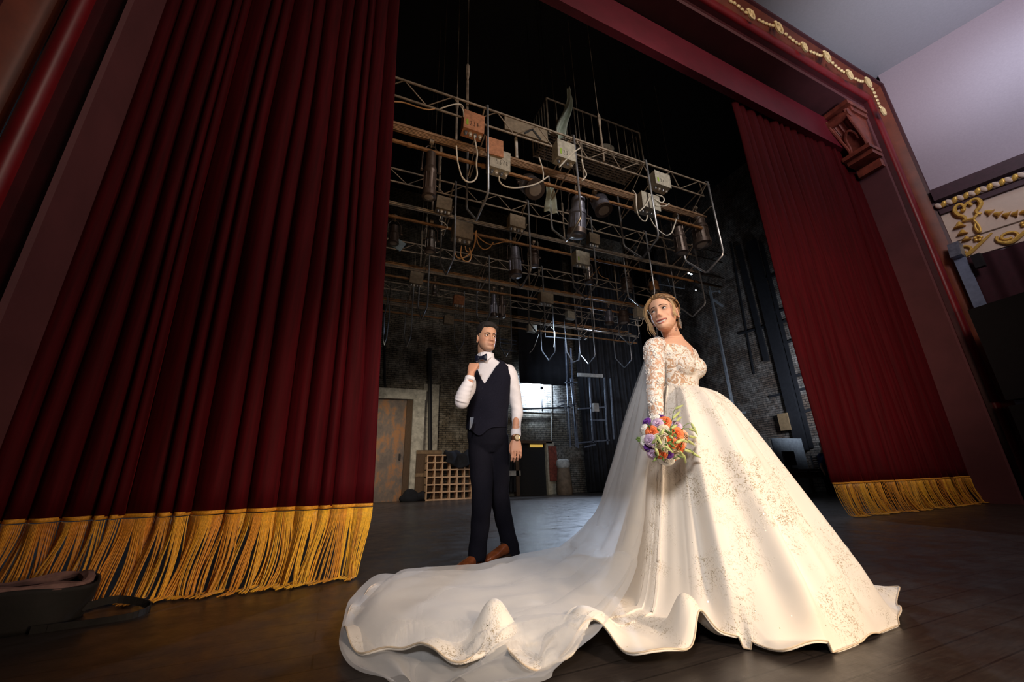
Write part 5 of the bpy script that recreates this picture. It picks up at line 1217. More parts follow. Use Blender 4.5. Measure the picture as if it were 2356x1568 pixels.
# bodice: sheer lace over the bust, open sweetheart neckline
mb = MB()
bod = [bt(897, 1562, 1.70, .114, .094), bt(893, 1562, 1.70, .112, .092), bt(872, 1562, 1.70, .124, .096, 2.2), bt(845, 1560, 1.70, .149, .104, 2.2), bt(822, 1556, 1.70, .166, .101), bt(806, 1553, 1.705, .168, .088)]
mb.loft(rings(bod), 40)
for s in (-1, 1): mb.ball(V(1560, 850, 1.70)+lb*s*.057+fb*.070+Vector((0, 0, .002)), (.065, .060, .064), 20, 14)
me = mb.fuse(None, None, None, .005, 3); bmm = bmesh.new(); bmm.from_mesh(me); zc = V(1558, 810, 1.68).z; kill = []
for f in bmm.faces:
    c = f.calc_center_median(); d = c-V(1556, 815, 1.70); fr = d.dot(fb); la = d.dot(lb)
    lim = zc+.012-(.055*max(0, 1-abs(abs(la)-.0)/.035) if fr > 0 else 0)+.05*max(0, abs(la)-.09)/.08*(1 if fr > 0 else 1) + (0 if fr > 0 else .0)+.006*math.sin(la*160)
    if c.z > lim: kill.append(f)
bmesh.ops.delete(bmm, geom=kill, context='FACES'); bmm.to_mesh(me); bmm.free(); bodice = link_mesh('bodice', me, M['bodice'], br, True, 0); thicken(bodice, .003, 1)
mb = MB(); limb(mb, arR, [x+.004 for x in armr], 22, lambda t, a: .02*math.sin(30*t+2*a)); sl = mb.fuse('sleeve', M['sleeve'], br, .004, 1)
mb = MB(); limb(mb, arL, [.049, .052, .048, .042, .034], 16); mb.fuse('sleeve', M['sleeve'], br, .006, 1)
# raised lace petals on sleeve, bodice, upper skirt
def petals(name, spots, parent, size, seed):
    r = random.Random(seed); m = MB()
    for c, n in spots:
        n = n.normalized(); u = n.orthogonal().normalized(); w_ = n.cross(u); a0 = r.uniform(0, 6); sz = size*r.uniform(.6, 1.2); k = r.choice((3, 4, 5))
        for q in range(k):
            b = a0+2*PI*q/k+r.uniform(-.3, .3); d = u*math.cos(b)+w_*math.sin(b); e = n.cross(d)
            pts = [c+n*.002, c+d*sz*.5+e*sz*.34+n*sz*.12, c+d*sz*1.0+e*sz*.2+n*sz*.05, c+d*sz*1.05-e*sz*.2+n*sz*.12, c+d*sz*.5-e*sz*.38+n*sz*.08]
            m.add(pts, [(0, 1, 2), (0, 2, 3), (0, 3, 4)])
    o = m.build(name, M['petal'], parent, angle=0); o['kind'] = 'stuff'; thicken(o, .0012); return o
def surf_spots(o, n, seed, ok=lambda p: True):
    r = random.Random(seed); off = origin(o); P = []; ps = o.data.polygons; t = 0
    while len(P) < n and t < n*60:
        t += 1; p = ps[r.randrange(len(ps))]; c = Vector(p.center)+off
        if ok(c): P.append((c, Vector(p.normal)))
    return P
petals('sleeve_petals', surf_spots(sl, 90, 3), sl, .016, 5)
petals('bodice_petals', surf_spots(bodice, 120, 8, lambda p: (p-V(1560, 850, 1.70)).dot(fb) > -.03), bodice, .015, 6)
# --- gown skirt and train: one draped surface round the waist
CX, CY = WC.x, WC.y; ZW = WC.z+.0
hemp = [(1625, 1497), (1680, 1488), (1740, 1492), (1800, 1516), (1850, 1513), (1900, 1505), (1950, 1490), (1990, 1472), (2040, 1448), (2086, 1430), (2062, 1396), (2086, 1378)]
hem = [FL(*p, .005) for p in hemp]+[Vector((2.62, 1.62, 0)), Vector((2.70, 1.95, 0)), Vector((2.55, 2.3, 0)), Vector((2.3, 2.5, 0)), Vector((2.0, 2.62, 0)), Vector((1.80, 2.75, 0))]
hem += [FL(*p, .05) for p in ((1255, 1283), (1200, 1292), (1150, 1302), (1095, 1320), (1040, 1328), (960, 1332), (893, 1330), (845, 1362), (806, 1400), (790, 1440), (800, 1475), (838, 1500))]
hem += [FL(*p, .01) for p in ((880, 1525), (960, 1545), (1020, 1562), (1080, 1570), (1105, 1545), (1138, 1508), (1172, 1540), (1200, 1575), (1240, 1572), (1300, 1530), (1345, 1512), (1410, 1505), (1440, 1530), (1480, 1540), (1540, 1532), (1600, 1520), (1618, 1505))]
HP = [(math.atan2(p.y-CY, p.x-CX), math.hypot(p.x-CX, p.y-CY)) for p in hem]
HP.sort(); ha = np.array([a for a, _ in HP]); hr = np.array([b for _, b in HP]); ha = np.concatenate([ha-2*PI, ha, ha+2*PI]); hr = np.tile(hr, 3)
def Rh(t): t = math.atan2(math.sin(t), math.cos(t)); return float(np.interp(t, ha, hr))
ss = np.linspace(0, 1, 200); pp = .17*(1-np.exp(-ss/.035))+.83*ss**.93
def Rd(t, R_=None): return min(R_ or Rh(t), .62+.12*math.cos(t))
def trainness(t, R_=None): return min(1, max(0, ((R_ or Rh(t))-Rd(t, R_))/.25))
R0A, R0B = .112, .095
def waist_r(t):
    d = Vector((math.cos(t), math.sin(t), 0)); x = d.dot(lb)/.112; y = d.dot(fb)/.094; return 1/math.hypot(x, y)
def gz(t, r_, R_=None):
    w0 = waist_r(t); k = (r_-w0)/(Rd(t, R_)-w0); s = float(np.interp(k, pp, ss)) if k < 1 else 1
    z = ZW*(1-s); tn = trainness(t, R_)
    if tn > 0:
        zc_ = ZW*max(0, 1-k)**1.45; z = z+(zc_-z)*tn*.55; fl = .026*tn; z = math.log(math.exp(z*22)+math.exp(fl*22))/22 if z < .5 else z
    return z
HT = np.array([(p.x, p.y) for p in hem])
seg = np.linalg.norm(np.roll(HT, -1, 0)-HT, axis=1); cum = np.concatenate([[0], np.cumsum(seg)]); tot = cum[-1]; HC = np.vstack([HT, HT[:1]])
NH = 900; HX_ = np.interp(np.arange(NH)/NH*tot, cum, HC[:, 0]); HY_ = np.interp(np.arange(NH)/NH*tot, cum, HC[:, 1])
ker = np.exp(-.5*(np.arange(-14, 15)/4.5)**2); ker /= ker.sum()
HX_ = np.convolve(np.concatenate([HX_[-14:], HX_, HX_[:14]]), ker, 'valid'); HY_ = np.convolve(np.concatenate([HY_[-14:], HY_, HY_[:14]]), ker, 'valid')
CU = [(FL(a, b), h, w_) for a, b, h, w_ in [(1138, 1520, .12, .07), (1362, 1500, .10, .10), (1600, 1500, .12, .075), (985, 1556, .05, .08)]]
def hemu(u):
    i = int(round(u*NH)) % NH; x, y = HX_[i]-CX, HY_[i]-CY; return math.atan2(y, x), math.hypot(x, y)
def gown_pt(u, q, lift=0.0):
    t, R_ = hemu(u); w0 = waist_r(t); r_ = w0+(R_-w0)*q; z = gz(t, min(r_, R_), R_)
    g = max(0, min(1, (r_-w0)/.5)); tw = t+.12*math.sin(2.3*t+1); tn = trainness(t, R_)
    f = .030*g*(math.sin(17*tw+.8*math.sin(3*t))+.5*math.sin(29*tw+2))*(1-.6*tn); n = mnoise.noise(Vector((r_*math.cos(t)*3.2, r_*math.sin(t)*3.2, .3)))
    n2 = mnoise.noise(Vector((r_*math.cos(t)*8, r_*math.sin(t)*8, 2.3)))
    hemk = 1-max(0, (q-.90)/.10)*.9
    r2 = r_+f*hemk*min(1, z/.25+.15); z += (.030*n+.018*n2+.014)*tn*min(1, g)*(1 if z < .3 else max(0, 1.3-z))*(1-.6*max(0, (q-.85)/.15))
    x, y = CX+r2*math.cos(t), CY+r2*math.sin(t)
    for (c, h, w_) in CU:
        d2 = ((x-c.x)**2+(y-c.y)**2)/(w_*w_)
        if d2 < 9: k = math.exp(-d2**1.25); z += h*k
    z += .014*math.sin(u*2*PI*23)*max(0, (q-.92)/.08)
    return Vector((x, y, max(.004, z+lift)))
m = MB(); m.grid(lambda u, v: gown_pt(u, v**.8), NH, 130, closed=True)
gown = m.build('gown_skirt', M['gown'], br, angle=0); thicken(gown, .006, 1)
m = MB(); m.tube([gown_pt(k/NH, 1)+Vector((0, 0, .002)) for k in range(NH)], .0028, 5, closed=True); m.build('hem_trim', simple('gold corded hem', (.70, .56, .40), .6), gown)
petals('skirt_petals', surf_spots(gown, 300, 4, lambda p: p.z > .72+.2*mnoise.noise(p*7) and p.z < 1.06), gown, .013, 9)
petals('skirt_applique', surf_spots(gown, 420, 14, lambda p: mnoise.noise(p*5) > .12 and .1 < p.z < .8), gown, .010, 10)
# --- veil
GA = {}
def gheight(x, y):
    t = math.atan2(y-CY, x-CX); r_ = math.hypot(x-CX, y-CY); R_ = Rh(t)
    e = min(1, max(0, (R_-r_)/.14)); e = e*e*(3-2*e); return (gz(t, r_)+.030*trainness(t))*(e if trainness(t) > .3 else 1) if r_ < R_ else 0
top = Xb @ Vector((.0, .115, -.035))
Lc = [V(1506, 772, 1.80), V(1482, 835, 1.90), V(1462, 890, 2.0), V(1440, 960, 2.1), V(1405, 1080, 2.35), V(1372, 1175, 2.6), V(1325, 1228, 2.75), FL(1240, 1288, .05), FL(1060, 1326, .04), FL(888, 1330, .05), FL(815, 1375, .04), FL(784, 1455, .03), FL(784, 1510, .02), FL(830, 1560, .01), FL(900, 1600, .01)]
Rc = [V(1520, 772, 1.77), V(1502, 835, 1.84), V(1500, 890, 1.88), V(1498, 960, 1.80), V(1492, 1080, 1.60), V(1484, 1180, 1.50), V(1474, 1260, 1.47), V(1450, 1340, 1.46), FL(1400, 1420, .12), FL(1345, 1480, .10), FL(1300, 1530, .05), FL(1275, 1560, .03), FL(1262, 1580, .02), FL(1180, 1600, .01), FL(1100, 1610, .01)]
Ls = spline(Lc, 6); Rs = spline(Rc, 6); nL = len(Ls)
def veil_pt(u, v, lift=.016, fold=1):
    k = v*(nL-1); i = min(int(k), nL-2); f = k-i; a = Ls[i].lerp(Ls[i+1], f); b = Rs[i].lerp(Rs[i+1], f); p = a.lerp(b, u)
    w_ = (a-b).length; z = p.z
    g = gheight(p.x, p.y); fo = .5+.5*math.sin(u*17+2*math.sin(v*5+u*3)+v*3); n = mnoise.noise(Vector((p.x*5, p.y*5, u*3)))
    if v > .38: z = max(min(z, .30) if v > .5 else z, g+lift)+.012*fo*fold
    else: z = z
    hz = max(z, g+lift) if g < 1.0 else z
    nn = Vector((.7, -.7, 0)) if v < .45 else Vector((0, 0, 1)); q = Vector((p.x, p.y, max(hz, .008)))+nn*(.018*(fo-.5)*min(1, v*4)*fold+.02*n*min(1, v*3))
    return Vector((q.x, q.y, max(q.z, .008)))
m = MB(); m.grid(veil_pt, 110, 150); veil = m.build('veil', M['veil'], br, angle=0)
m = MB(); m.grid(lambda u, v: veil_pt(.02+.96*u, .0+.99*v, .045, -1)+Vector((0, .01, 0)), 80, 120); m.build('veil_underlayer', M['veilthin'], veil, angle=0)
# ================================================================= bouquet (held in her hand)
bq = V(1538, 1012, 1.40); bo = empty('bouquet', bq, 'round bouquet of orange roses, purple lisianthus and green buds held before the gown', 'bouquet')
cd = Vector((-.35, -.9, -.05)).normalized(); RB = .112
cols_ = {'orange': simple('orange rose petal', (.85, .20, .06), .6, var=.2, scale=50), 'cream': simple('cream petal', (.80, .70, .52), .6, var=.12, scale=50), 'peach': simple('peach petal', (.86, .52, .36), .6, var=.15, scale=50), 'purple': simple('purple petal', (.16, .04, .32), .6, var=.35, scale=60), 'mauve': simple('mauve edged petal', (.66, .48, .66), .6, var=.25, scale=60), 'white': simple('white petal', (.85, .83, .78), .6, var=.05, scale=50), 'green': simple('leaf green', (.13, .22, .05), .55, var=.35, scale=40), 'bud': simple('pale green bud', (.46, .52, .20), .55, var=.25, scale=40)}
def rose(c, n, sz, mat, name, layers=4, open_=1.0, seed=0):
    r = random.Random(seed); n = n.normalized(); u = n.orthogonal().normalized(); w_ = n.cross(u); m = MB(); m.ball(c+n*sz*.35, (sz*.28, sz*.28, sz*.45), 10, 8, R=n.to_track_quat('Z', 'Y').to_matrix())
    for L in range(layers):
        k = 3+L; rr = sz*(.25+.22*L); hh = sz*(.85-.14*L)
        for q in range(k):
            b0 = 2*PI*(q+.5*(L % 2))/k+r.uniform(-.2, .2); span = 2*PI/k*.72
            def pf(uu, vv):
                a = b0+(uu-.5)*2*span; fl = vv**1.5*(.30+.22*L)*open_; rad = rr*(.45+.55*vv)+sz*fl*.6; e = 1-.35*abs(uu-.5)**2*4*vv
                d = u*math.cos(a)+w_*math.sin(a); return c+d*rad+n*(hh*vv*e-sz*.08*L-(.06*sz*(1 if vv > .9 else 0)*L)+.03*sz*math.sin(9*a))
            m.grid(pf, 7, 6)
    o = m.build(name, mat, bo, angle=0); thicken(o, .0008); return o
FLW = [((1528, 968), 'orange', 19), ((1498, 993), 'orange', 18), ((1537, 994), 'orange', 17), ((1559, 996), 'orange', 19), ((1579, 999), 'peach', 16), ((1541, 1018), 'orange', 19), ((1562, 1030), 'orange', 18), ((1520, 1043), 'orange', 17), ((1547, 1055), 'orange', 13),
       ((1516, 1014), 'cream', 20), ((1526, 989), 'cream', 17), ((1573, 1020), 'peach', 15), ((1525, 1030), 'cream', 15), ((1553, 1047), 'cream', 18), ((1512, 972), 'mauve', 14), ((1485, 968), 'purple', 14), ((1494, 1012), 'mauve', 14), ((1500, 1045), 'mauve', 14), ((1518, 955), 'purple', 12), ((1538, 1046), 'purple', 13), ((1560, 975), 'mauve', 13), ((1483, 1020), 'white', 15), ((1478, 985), 'white', 10), ((1532, 1060), 'white', 15), ((1500, 960), 'white', 14), ((1548, 1007), 'purple', 10), ((1488, 1030), 'purple', 12)]
pxm = 390.
def bpt(px, py, dep=0):
    dx = (px-1536)/55; dy = (py-1010)/55; k = math.sqrt(max(0, 1-min(1, (dx*dx+dy*dy)))); 
    Y = 1.43-.105*k+dep; return V(px, py, Y)
bc0 = V(1536, 1010, 1.47)
for i, ((px, py), c, s) in enumerate(FLW):
    p = bpt(px, py, .015); n = (p-bc0); rose(p-n.normalized()*.008, n, s/pxm*.43, cols_[c], {'orange': 'orange_rose', 'cream': 'cream_rose', 'peach': 'peach_rose', 'purple': 'purple_lisianthus', 'mauve': 'mauve_lisianthus', 'white': 'white_carnation'}[c], 5 if c == 'white' else 4, 1.5 if c in ('white', 'mauve') else 1, i)
r = random.Random(3)
def bud(p, d, L, rad, stem0=None):
    d = d.normalized(); m = MB()
    m.lathe(p, d, [(0, rad*.3), (L*.15, rad*.9), (L*.45, rad), (L*.8, rad*.6), (L, rad*.08)], 8); o = m.build('green_bud', cols_['bud'], bo)
    if stem0 is not None: m = MB(); m.tube(spline([stem0, stem0.lerp(p, .5)+Vector((0, 0, .008)), p], 5), .0014, 5); m.build('stem', cols_['green'], o)
for (px, py, ex, ey) in ((1553, 940, 1568, 933), (1548, 962, 1562, 948), (1556, 968, 1566, 960), (1590, 972, 1602, 995), (1585, 1003, 1600, 1006), (1583, 1013, 1596, 1022), (1575, 1035, 1594, 1040), (1590, 1040, 1608, 1050), (1573, 1045, 1577, 1062), (1540, 1002, 1548, 1008), (1565, 1010, 1580, 1016), (1500, 1020, 1512, 1008), (1510, 1000, 1520, 1018), (1530, 1025, 1545, 1038), (1520, 1000, 1526, 988), (1555, 1018, 1570, 1012), (1545, 985, 1556, 978), (1508, 1030, 1514, 1044), (1565, 1038, 1572, 1050), (1585, 985, 1596, 990)):
    p = bpt(px, py, -.02); q = bpt(ex, ey, -.03); bud(p, q-p, (q-p).length*1.3, .0065, bc0+(p-bc0)*.55)
for k in range(46):
    a = r.uniform(0, 2*PI); rr = r.uniform(5, 52); p = bpt(1536+rr*math.cos(a), 1010+rr*math.sin(a), .0); n = (p-bc0).normalized(); d = (n+Vector((r.gauss(0, .8), r.gauss(0, .3), r.gauss(0, .8)))).normalized(); e = n.cross(d).normalized(); L = r.uniform(.02, .042)
    m = MB(); m.add([p, p+d*L*.4+e*L*.16, p+d*L, p+d*L*.4-e*L*.16, p+d*L*.45+n*.003], [(0, 1, 4), (1, 2, 4), (2, 3, 4), (3, 0, 4)]); o = m.build('leaf', cols_['green'], bo, angle=0); thicken(o, .0008)
m = MB()
for (px, py) in ((1466, 1006), (1468, 1014), (1464, 1010)): p = V(px, py, 1.45); m.tube([bc0, p], .004, 5)
m.build('eucalyptus_sprig', cols_['green'], bo)
m = MB(); a_ = V(1514, 975, 1.49); m.tube([a_+Vector((0, .0, .03)), bc0], [.014, .024], 10); m.build('stem_bundle', cols_['green'], bo)
m = MB(); m.tube([a_.lerp(bc0, .1), a_.lerp(bc0, .75)], [.018, .028], 12); m.build('ribbon_wrap', cols_['white'], bo)
# ================================================================= auditorium side: garland, bracket, frieze, loudspeaker
def beads(pts, sz, mat, root, name='bead_string'):
    m = MB(); P = spline(pts, 12); acc = 0; last = P[0]; 
    for a, b in zip(P, P[1:]):
        acc += (b-a).length
        if acc > sz*2.1: m.ball(b, (sz*1.05, sz*.7, sz*.8), 8, 6); acc = 0
    return m.build(name, mat, root)
M['palegold'] = simple('pale gilded plaster', (.88, .66, .34), .4, .15, var=.2, scale=20)
YG = 2.80
sw = [[(1672, 0), (1692, 10), (1706, 22), (1716, 30)], [(1738, 42), (1752, 50), (1768, 57), (1782, 61)], [(1800, 72), (1815, 86), (1828, 96), (1841, 104)], [(1858, 116), (1872, 122), (1886, 128), (1897, 129)], [(1908, 138), (1922, 152), (1936, 163), (1946, 169)], [(1962, 178), (1972, 184), (1980, 187), (1990, 188)], [(2003, 198), (2011, 214), (2019, 234), (2026, 250)]]
root = empty('plaster_garland', V(1840, 104, YG), 'pale gilded bead garland with rosettes along the outer red frame at upper right', 'garland')
for k, P in enumerate(sw): beads([V(x, y, YG+.0095*(V(x, y, YG).x-XL)) for x, y in P], .045, M['palegold'], root)
for (x, y, s) in ((1727, 35, .11), (1791, 66, .14), (1850, 110, .10), (1902, 132, .13), (1954, 173, .11), (1997, 191, .12), (2031, 257, .09)):
    p = V(x, y, YG+.06); m = MB(); m.tube([p+Vector((s*.62*math.cos(a), -.01, s*math.sin(a))) for a in np.linspace(0, 2*PI, 16)[:-1]], .028, 6, closed=True); m.ball(p, (s*.35, .04, s*.5), 8, 6)
    for q in (-1, 1): m.ball(p+Vector((q*s*.4, -.01, s*.9)), (.05, .03, .035), 8, 6)
    m.build('rosette', M['palegold'], root)
# bracket capital at the top of the right reveal
M['bracket'] = simple('red brown gilded plaster', (.20, .045, .028), .45, .1, var=.5, scale=5, bump=.5)
yb0 = fy(XR, 0)-.02; yb1 = fy(XR, 1)-.07; yc = (yb0+yb1)/2; wy = yb1-yb0
root = empty('bracket_capital', (XR, yc, 7.0), 'reddish carved bracket capital at the top of the right pilaster', 'capital')
m = MB()
for z, w_, d, h in ((7.98, wy*1.12, .72, .10), (7.86, wy*1.02, .60, .12), (6.92, wy*1.06, .46, .09), (6.82, wy*.98, .36, .10), (6.62, wy*.9, .12, .18)): MB().box((XR-d/2, yc, z), (d, w_, h)).build('moulding', M['bracket'], root, smooth=False)
m = MB()
def cap(u, v):
    # S-shaped body bulging at the top
    z = 7.80-.83*v; out = .50*(1-v)**1.3+.20+.05*math.sin(PI*v*2); ww = wy*(.88-.18*v); y = (u-.5)*ww; fl = .020*abs(math.sin(PI*u*5)) if .15 < u < .85 and v < .45 else 0
    return Vector((XR-out+fl-.04*(1 if (u < .12 or u > .88) else 0), yc+y, z))
m.grid(cap, 50, 30); o = m.build('body', M['bracket'], root, angle=.5)
m = MB()
for s in (-1, 1):
    m.add([Vector((XR, yc+s*wy*.42, 7.8))]+[cap(.5+.5*s, v)+Vector((0, -.0*s, 0)) for v in np.linspace(0, 1, 16)]+[Vector((XR, yc+s*wy*.35, 6.97))], [tuple(range(18))])
m.build('side', M['bracket'], root, smooth=False)
m = MB()
m.tube(spline([cap(u, v)+Vector((-.03, 0, 0)) for u, v in ((.25, .62), (.22, .52), (.35, .42), (.55, .42), (.75, .52), (.85, .72), (.9, .9))], 5), .03, 7)
for s in (.06, .94): m.tube([cap(s, v)+Vector((-.02, 0, 0)) for v in np.linspace(0, .95, 14)], .028, 7)
m.lathe((XR-.66, yc-wy*.46, 7.74), (0, 1, 0), [(0, .10), (wy*.92, .10)], 14); m.build('scroll', M['bracket'], root)
# --- frieze on the splayed auditorium wall
def W(px, py, out=.0):
    d = ray(px, py); t = (X0A-out+KX*Y0A)/(d[0]+KX*d[1]); return Vector((d[0]*t, d[1]*t, CAMZ+d[2]*t))
wd_ = Vector((KX, -1, 0)).normalized(); wn = Vector((-1, -KX, 0)).normalized()
def band(name, z0, z1, out, mat, y1=-2.5, th=None):
    m = MB(); a = [WA(Y0A-.02, z0, 0), WA(y1, z0, 0), WA(y1, z1, 0), WA(Y0A-.02, z1, 0)]; b = [p+wn*out for p in a]
    m.add(a+b, [(4, 5, 6, 7), (0, 1, 5, 4), (3, 7, 6, 2), (0, 4, 7, 3), (1, 2, 6, 5)]); o = m.build(name, mat, center=False, smooth=False); return structure(o)
band('trim_9', 5.72, 5.98, .16, M['plum']); band('trim_10', 5.42, 5.52, .10, M['plum']); band('trim_11', 4.40, 5.44, .04, M['cream'])
root = empty('rope_moulding', WA(2.5, 5.6), 'gold and cream beaded rope moulding above the cream frieze', 'moulding'); m = MB(); m2 = MB()
y = 2.84; k = 0
while y > -1: 
    p = WA(y, 5.60)+wn*.12; (m if k % 2 else m2).ball(p, (.04, .045, .075), 8, 6, R=Matrix.Rotation(.5 if k % 2 else -.4, 3, 'X')); y -= .075; k += 1
m.build('gold_bead', M['gold'], root)['kind'] = 'stuff'; m2.build('cream_bead', M['cream'], root)['kind'] = 'stuff'
root = empty('scroll_ornament', W(2235, 500), 'gilded heart shaped scroll ornament with hanging bellflowers on the cream frieze', 'ornament')
def wt(P, r, name='scroll', mat='gold', taper=True):
    Q = spline([W(x, y, .09) for x, y in P], 6); n = len(Q); rs = [r*(.55+.9*math.sin(PI*min(1, .15+.8*i/n))) if taper else r for i in range(n)]
    MB().tube(Q, rs, 7).build(name, M[mat], root)
wt([(2219, 479), (2215, 472), (2208, 470), (2200, 474), (2196, 483), (2200, 491), (2208, 496), (2217, 498), (2222, 506), (2214, 508)], .024)
wt([(2219, 479), (2217, 484), (2211, 482)], .02)
wt([(2236, 471), (2231, 468), (2233, 462), (2242, 458), (2251, 459), (2257, 468), (2252, 479), (2246, 484), (2250, 491), (2259, 490)], .024)
wt([(2216, 478), (2222, 470), (2228, 466), (2236, 472)], .02); wt([(2222, 506), (2232, 504), (2240, 502), (2248, 493), (2256, 490)], .018)
wt([(2240, 505), (2246, 512), (2253, 522), (2255, 533), (2248, 530), (2243, 520), (2246, 510)], .015, 'ribbon_loop')
def bell(x, y, dx, dy, s, rt):
    a = W(x, y, .07); b = W(x+dx, y+dy, .07); ax = (b-a); m = MB(); m.lathe(a, ax, [(0, s*.15), (ax.length*.3, s*.45), (ax.length*.7, s*.6), (ax.length, s)], 8); m.build('bellflower', M['gold'], rt)
bell(2206, 510, 2, 12, .09, root); bell(2213, 528, 2, 10, .08, root); bell(2222, 543, 2, 9, .07, root)
for k in range(5): bell(2266+20*k, 485+[0, 5, 8, 7, 4][k], 16, [4, 3, 1, -2, -3][k], .07, root)
root = empty('wave_scroll_band', W(2280, 575), 'gilded running wave scrolls along the lower edge of the cream frieze', 'ornament')
for k in range(8):
    c0 = WA(2.78-.56*k, 4.56)+wn*.07
    if k > 4: break
    P = [c0+wd_*(.145*(1-.62*t)*math.cos(2.6+9.0*t)*1.0+.0)+Vector((0, 0, .115*(1-.62*t)*math.sin(2.6+9.0*t))) for t in np.linspace(1, 0, 22)]
    P += [c0+wd_*(-.02)+Vector((0, 0, .15)), c0+wd_*(.16)+Vector((0, 0, .10)), c0+wd_*(.30)+Vector((0, 0, .20))] if False else []
    MB().tube(P, .022, 7).build('wave_scroll', M['gold'], root)
    MB().tube(spline([c0+wd_*(-.14)+Vector((0, 0, -.04)), c0+wd_*.0+Vector((0, 0, -.13)), c0+wd_*.20+Vector((0, 0, .0)), c0+wd_*.42+Vector((0, 0, .16))], 6), [.016+.016*math.sin(PI*i/18) for i in range(19)], 7).build('wave_stem', M['gold'], root)
    p = c0+wd_*.24+Vector((0, 0, .14)); m = MB()
    for q in range(5): m.ball(p+wd_*.04*math.cos(q*1.256)+Vector((0, 0, .04*math.sin(q*1.256))), .028, 8, 6)
    m.build('wave_flower', M['gold'], root)
MB().tube([WA(2.8, 4.78)+wn*.05, WA(-1, 4.78)+wn*.05], .012, 5).build('thin_line', simple('brown line', (.2, .14, .1), .6), root)
# portiere below the frieze and things before it
m = MB(); m.grid(lambda u, v: WA(2.84-4.2*u, 4.36*v)+wn*(.10+.035*math.sin(u*90)+.02*math.sin(u*37)), 260, 5); o = m.build('portiere', simple('dark maroon velvet', (.035, .004, .010), .9), angle=0); tag(o, 'dark maroon pleated portiere below the cream frieze', 'curtain')
p0 = W(2205, 600, .30); p1 = W(2290, 762, .35); root = empty('steel_post', (p1.x, p1.y, 0), 'pale blue grey flat post beside the right edge of the red frame', 'post')
a = W(2206, 590, .25); b = W(2286, 762, .25); m = MB(); m.bar(Vector((a.x, a.y, .0)), Vector((a.x, a.y, a.z)), .16, .04, (1, 0, 0)); m.build('post', simple('pale blue paint', (.22, .27, .40), .6, var=.15), root, smooth=False)
MB().box((a.x, a.y, a.z+.12), (.16, .16, .32), Matrix.Rotation(.3, 3, 'Y')).build('bracket_box', M['bluesteel'], root, smooth=False)
MB().box((a.x-.04, a.y-.22, a.z-.22), (.10, .12, .26)).build('small_lamp', M['iron'], root, smooth=False)
q = W(2312, 700, .80); root = empty('loudspeaker', (q.x, q.y, 0), 'large black loudspeaker stack before the maroon portiere at the right edge', 'loudspeaker')
th = Matrix.Rotation(-.25, 3, 'Z')
for k, (z, h) in enumerate(((.75, 1.5), (2.35, 1.6))): MB().box((q.x-.1, q.y-.25, z), (.9, .95, h-.04), th).build('cabinet', M['black'], root, smooth=False)
MB().box((q.x-.57, q.y-.35, 2.35), (.02, .8, 1.4), th).build('grille', simple('black grille', (.012, .012, .013), .8, bump=.6, scale=80), root, smooth=False)
# --- open bag on the floor at the lower left
root = empty('open_bag', (-1.3, 2.85, 0), 'open black soft bag with pinkish lining lying on the stage floor at lower left', 'bag')
M['bagblack'] = simple('black nylon', (.008, .006, .006), .8, var=.4, scale=15); 
def bg(u, v):
    a = 2*PI*u; k = .94+.10*v; ex = 2/3.2; x = math.copysign(abs(math.cos(a))**ex, math.cos(a))*.40*k; y = math.copysign(abs(math.sin(a))**ex, math.sin(a))*.17*k
    s = 1+.03*math.sin(5*a+3*v); z = .005+.17*v+.012*math.sin(3*a)*v; return Vector((-1.47, 2.92, z))+Matrix.Rotation(.22, 3, 'Z') @ Vector((x*s, y*s, 0))
m = MB(); m.grid(bg, 60, 10, closed=True); m.f.append(tuple(range(60))[::-1]); o = m.build('shell', M['bagblack'], root, angle=0); thicken(o, .012, 0)
lin = simple('dusty pink lining', (.22, .12, .11), .8, var=.5, scale=8)
m = MB(); m.tube([bg(k/50, 1.0).lerp(Vector((-1.47, 2.92, .175)), .10)+Vector((0, 0, .0)) for k in range(50)], [.022+.008*math.sin(k*.9) for k in range(50)], 7, closed=True); m.build('lining', lin, root)
m = MB(); m.grid(lambda u, v: bg(u, .82).lerp(Vector((-1.47, 2.92, .11)), v), 40, 4, closed=True); m.build('inner_lining', M['bagblack'], root)
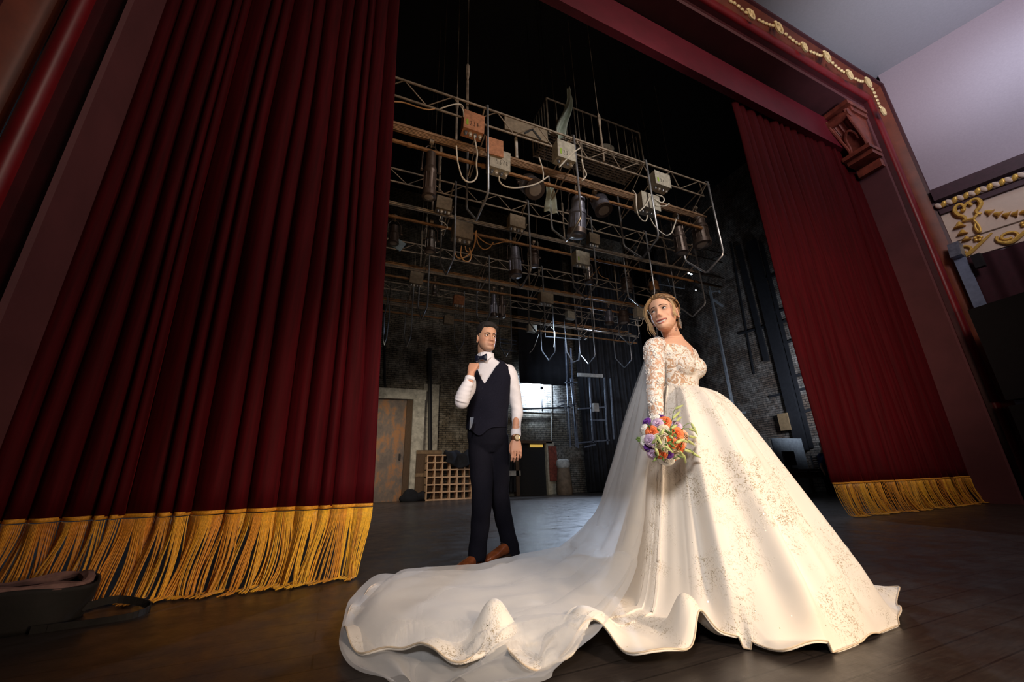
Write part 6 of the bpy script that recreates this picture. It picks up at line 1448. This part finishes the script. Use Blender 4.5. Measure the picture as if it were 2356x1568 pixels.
m = MB(); c = bg(.98, .3); P = spline([c, c+Vector((.10, .10, .0)), c+Vector((.26, .04, -.035)), c+Vector((.24, -.10, -.045)), c+Vector((.06, -.14, -.045)), c+Vector((-.1, -.16, -.04))], 6)
for a, b in zip(P, P[1:]): m.bar(a, b+(b-a)*.1, .006, .035, (0, 0, 1))
m.build('strap', M['bagblack'], root)
# --- stage hand bending over the prop table, half hidden by the right curtain
Yp = 6.35; pr = empty('person', (V(1898, 1137, Yp).x, Yp, 0), 'grey haired person in blue shirt bending over the prop table beside the right curtain', 'person')
hs = V(1893, 1025, Yp); hip = V(1901, 1085, Yp); sh = V(1890, 1047, Yp)
m = MB(); m.ball(hs, (.065, .075, .085), 14, 10); m.tube([hs, sh], .035, 8); m.ball(hs+Vector((-.05, -.05, -.02)), (.018, .018, .02), 8, 6)
el = V(1889, 1068, Yp-.1); hd_ = V(1897, 1088, Yp-.15); limb(m, [sh, sh+Vector((0, -.1, 0)), el, hd_], [.035, .035, .03, .02], 10); m.tube([hd_, hd_+Vector((.0, -.01, -.06))], [.024, .012], 8)
o = m.fuse('body', M['skin'], pr, .008, 2); tint_mesh(o, lambda p: (.50, .28, .20))
m = MB(); m.ball(hs+Vector((.01, .01, .03)), (.072, .08, .07), 12, 8); m.build('hair', simple('grey hair', (.35, .35, .36), .8), pr)
m = MB(); m.loft(rings([(hip, .11, .08, 20), (hip.lerp(sh, .5)+Vector((-.02, 0, 0)), .12, .10, 20), (sh, .13, .09, 20), (sh+Vector((0, 0, .05)), .05, .05, 20)]), 18); limb(m, [sh+Vector((0, -.10, -.01)), el+Vector((0, 0, .03))], [.055, .045], 12); m.fuse('shirt', simple('navy blue shirt', (.03, .05, .16), .85), pr, .01, 2)
m = MB(); 
for s in (-1, 1): limb(m, [hip+Vector((0, s*.05, .03)), Vector((hip.x+s*.03, Yp+s*.06, .35)), Vector((hip.x+s*.06, Yp+s*.08, .06))], [.085, .065, .05], 12)
m.fuse('trousers', M['trouser'], pr, .01, 2)
for s in (-1, 1): MB().ball((hip.x+s*.06-.03, Yp+s*.08-.03, .035), (.05, .10, .035), 10, 6).build('shoe', M['iron'], pr)
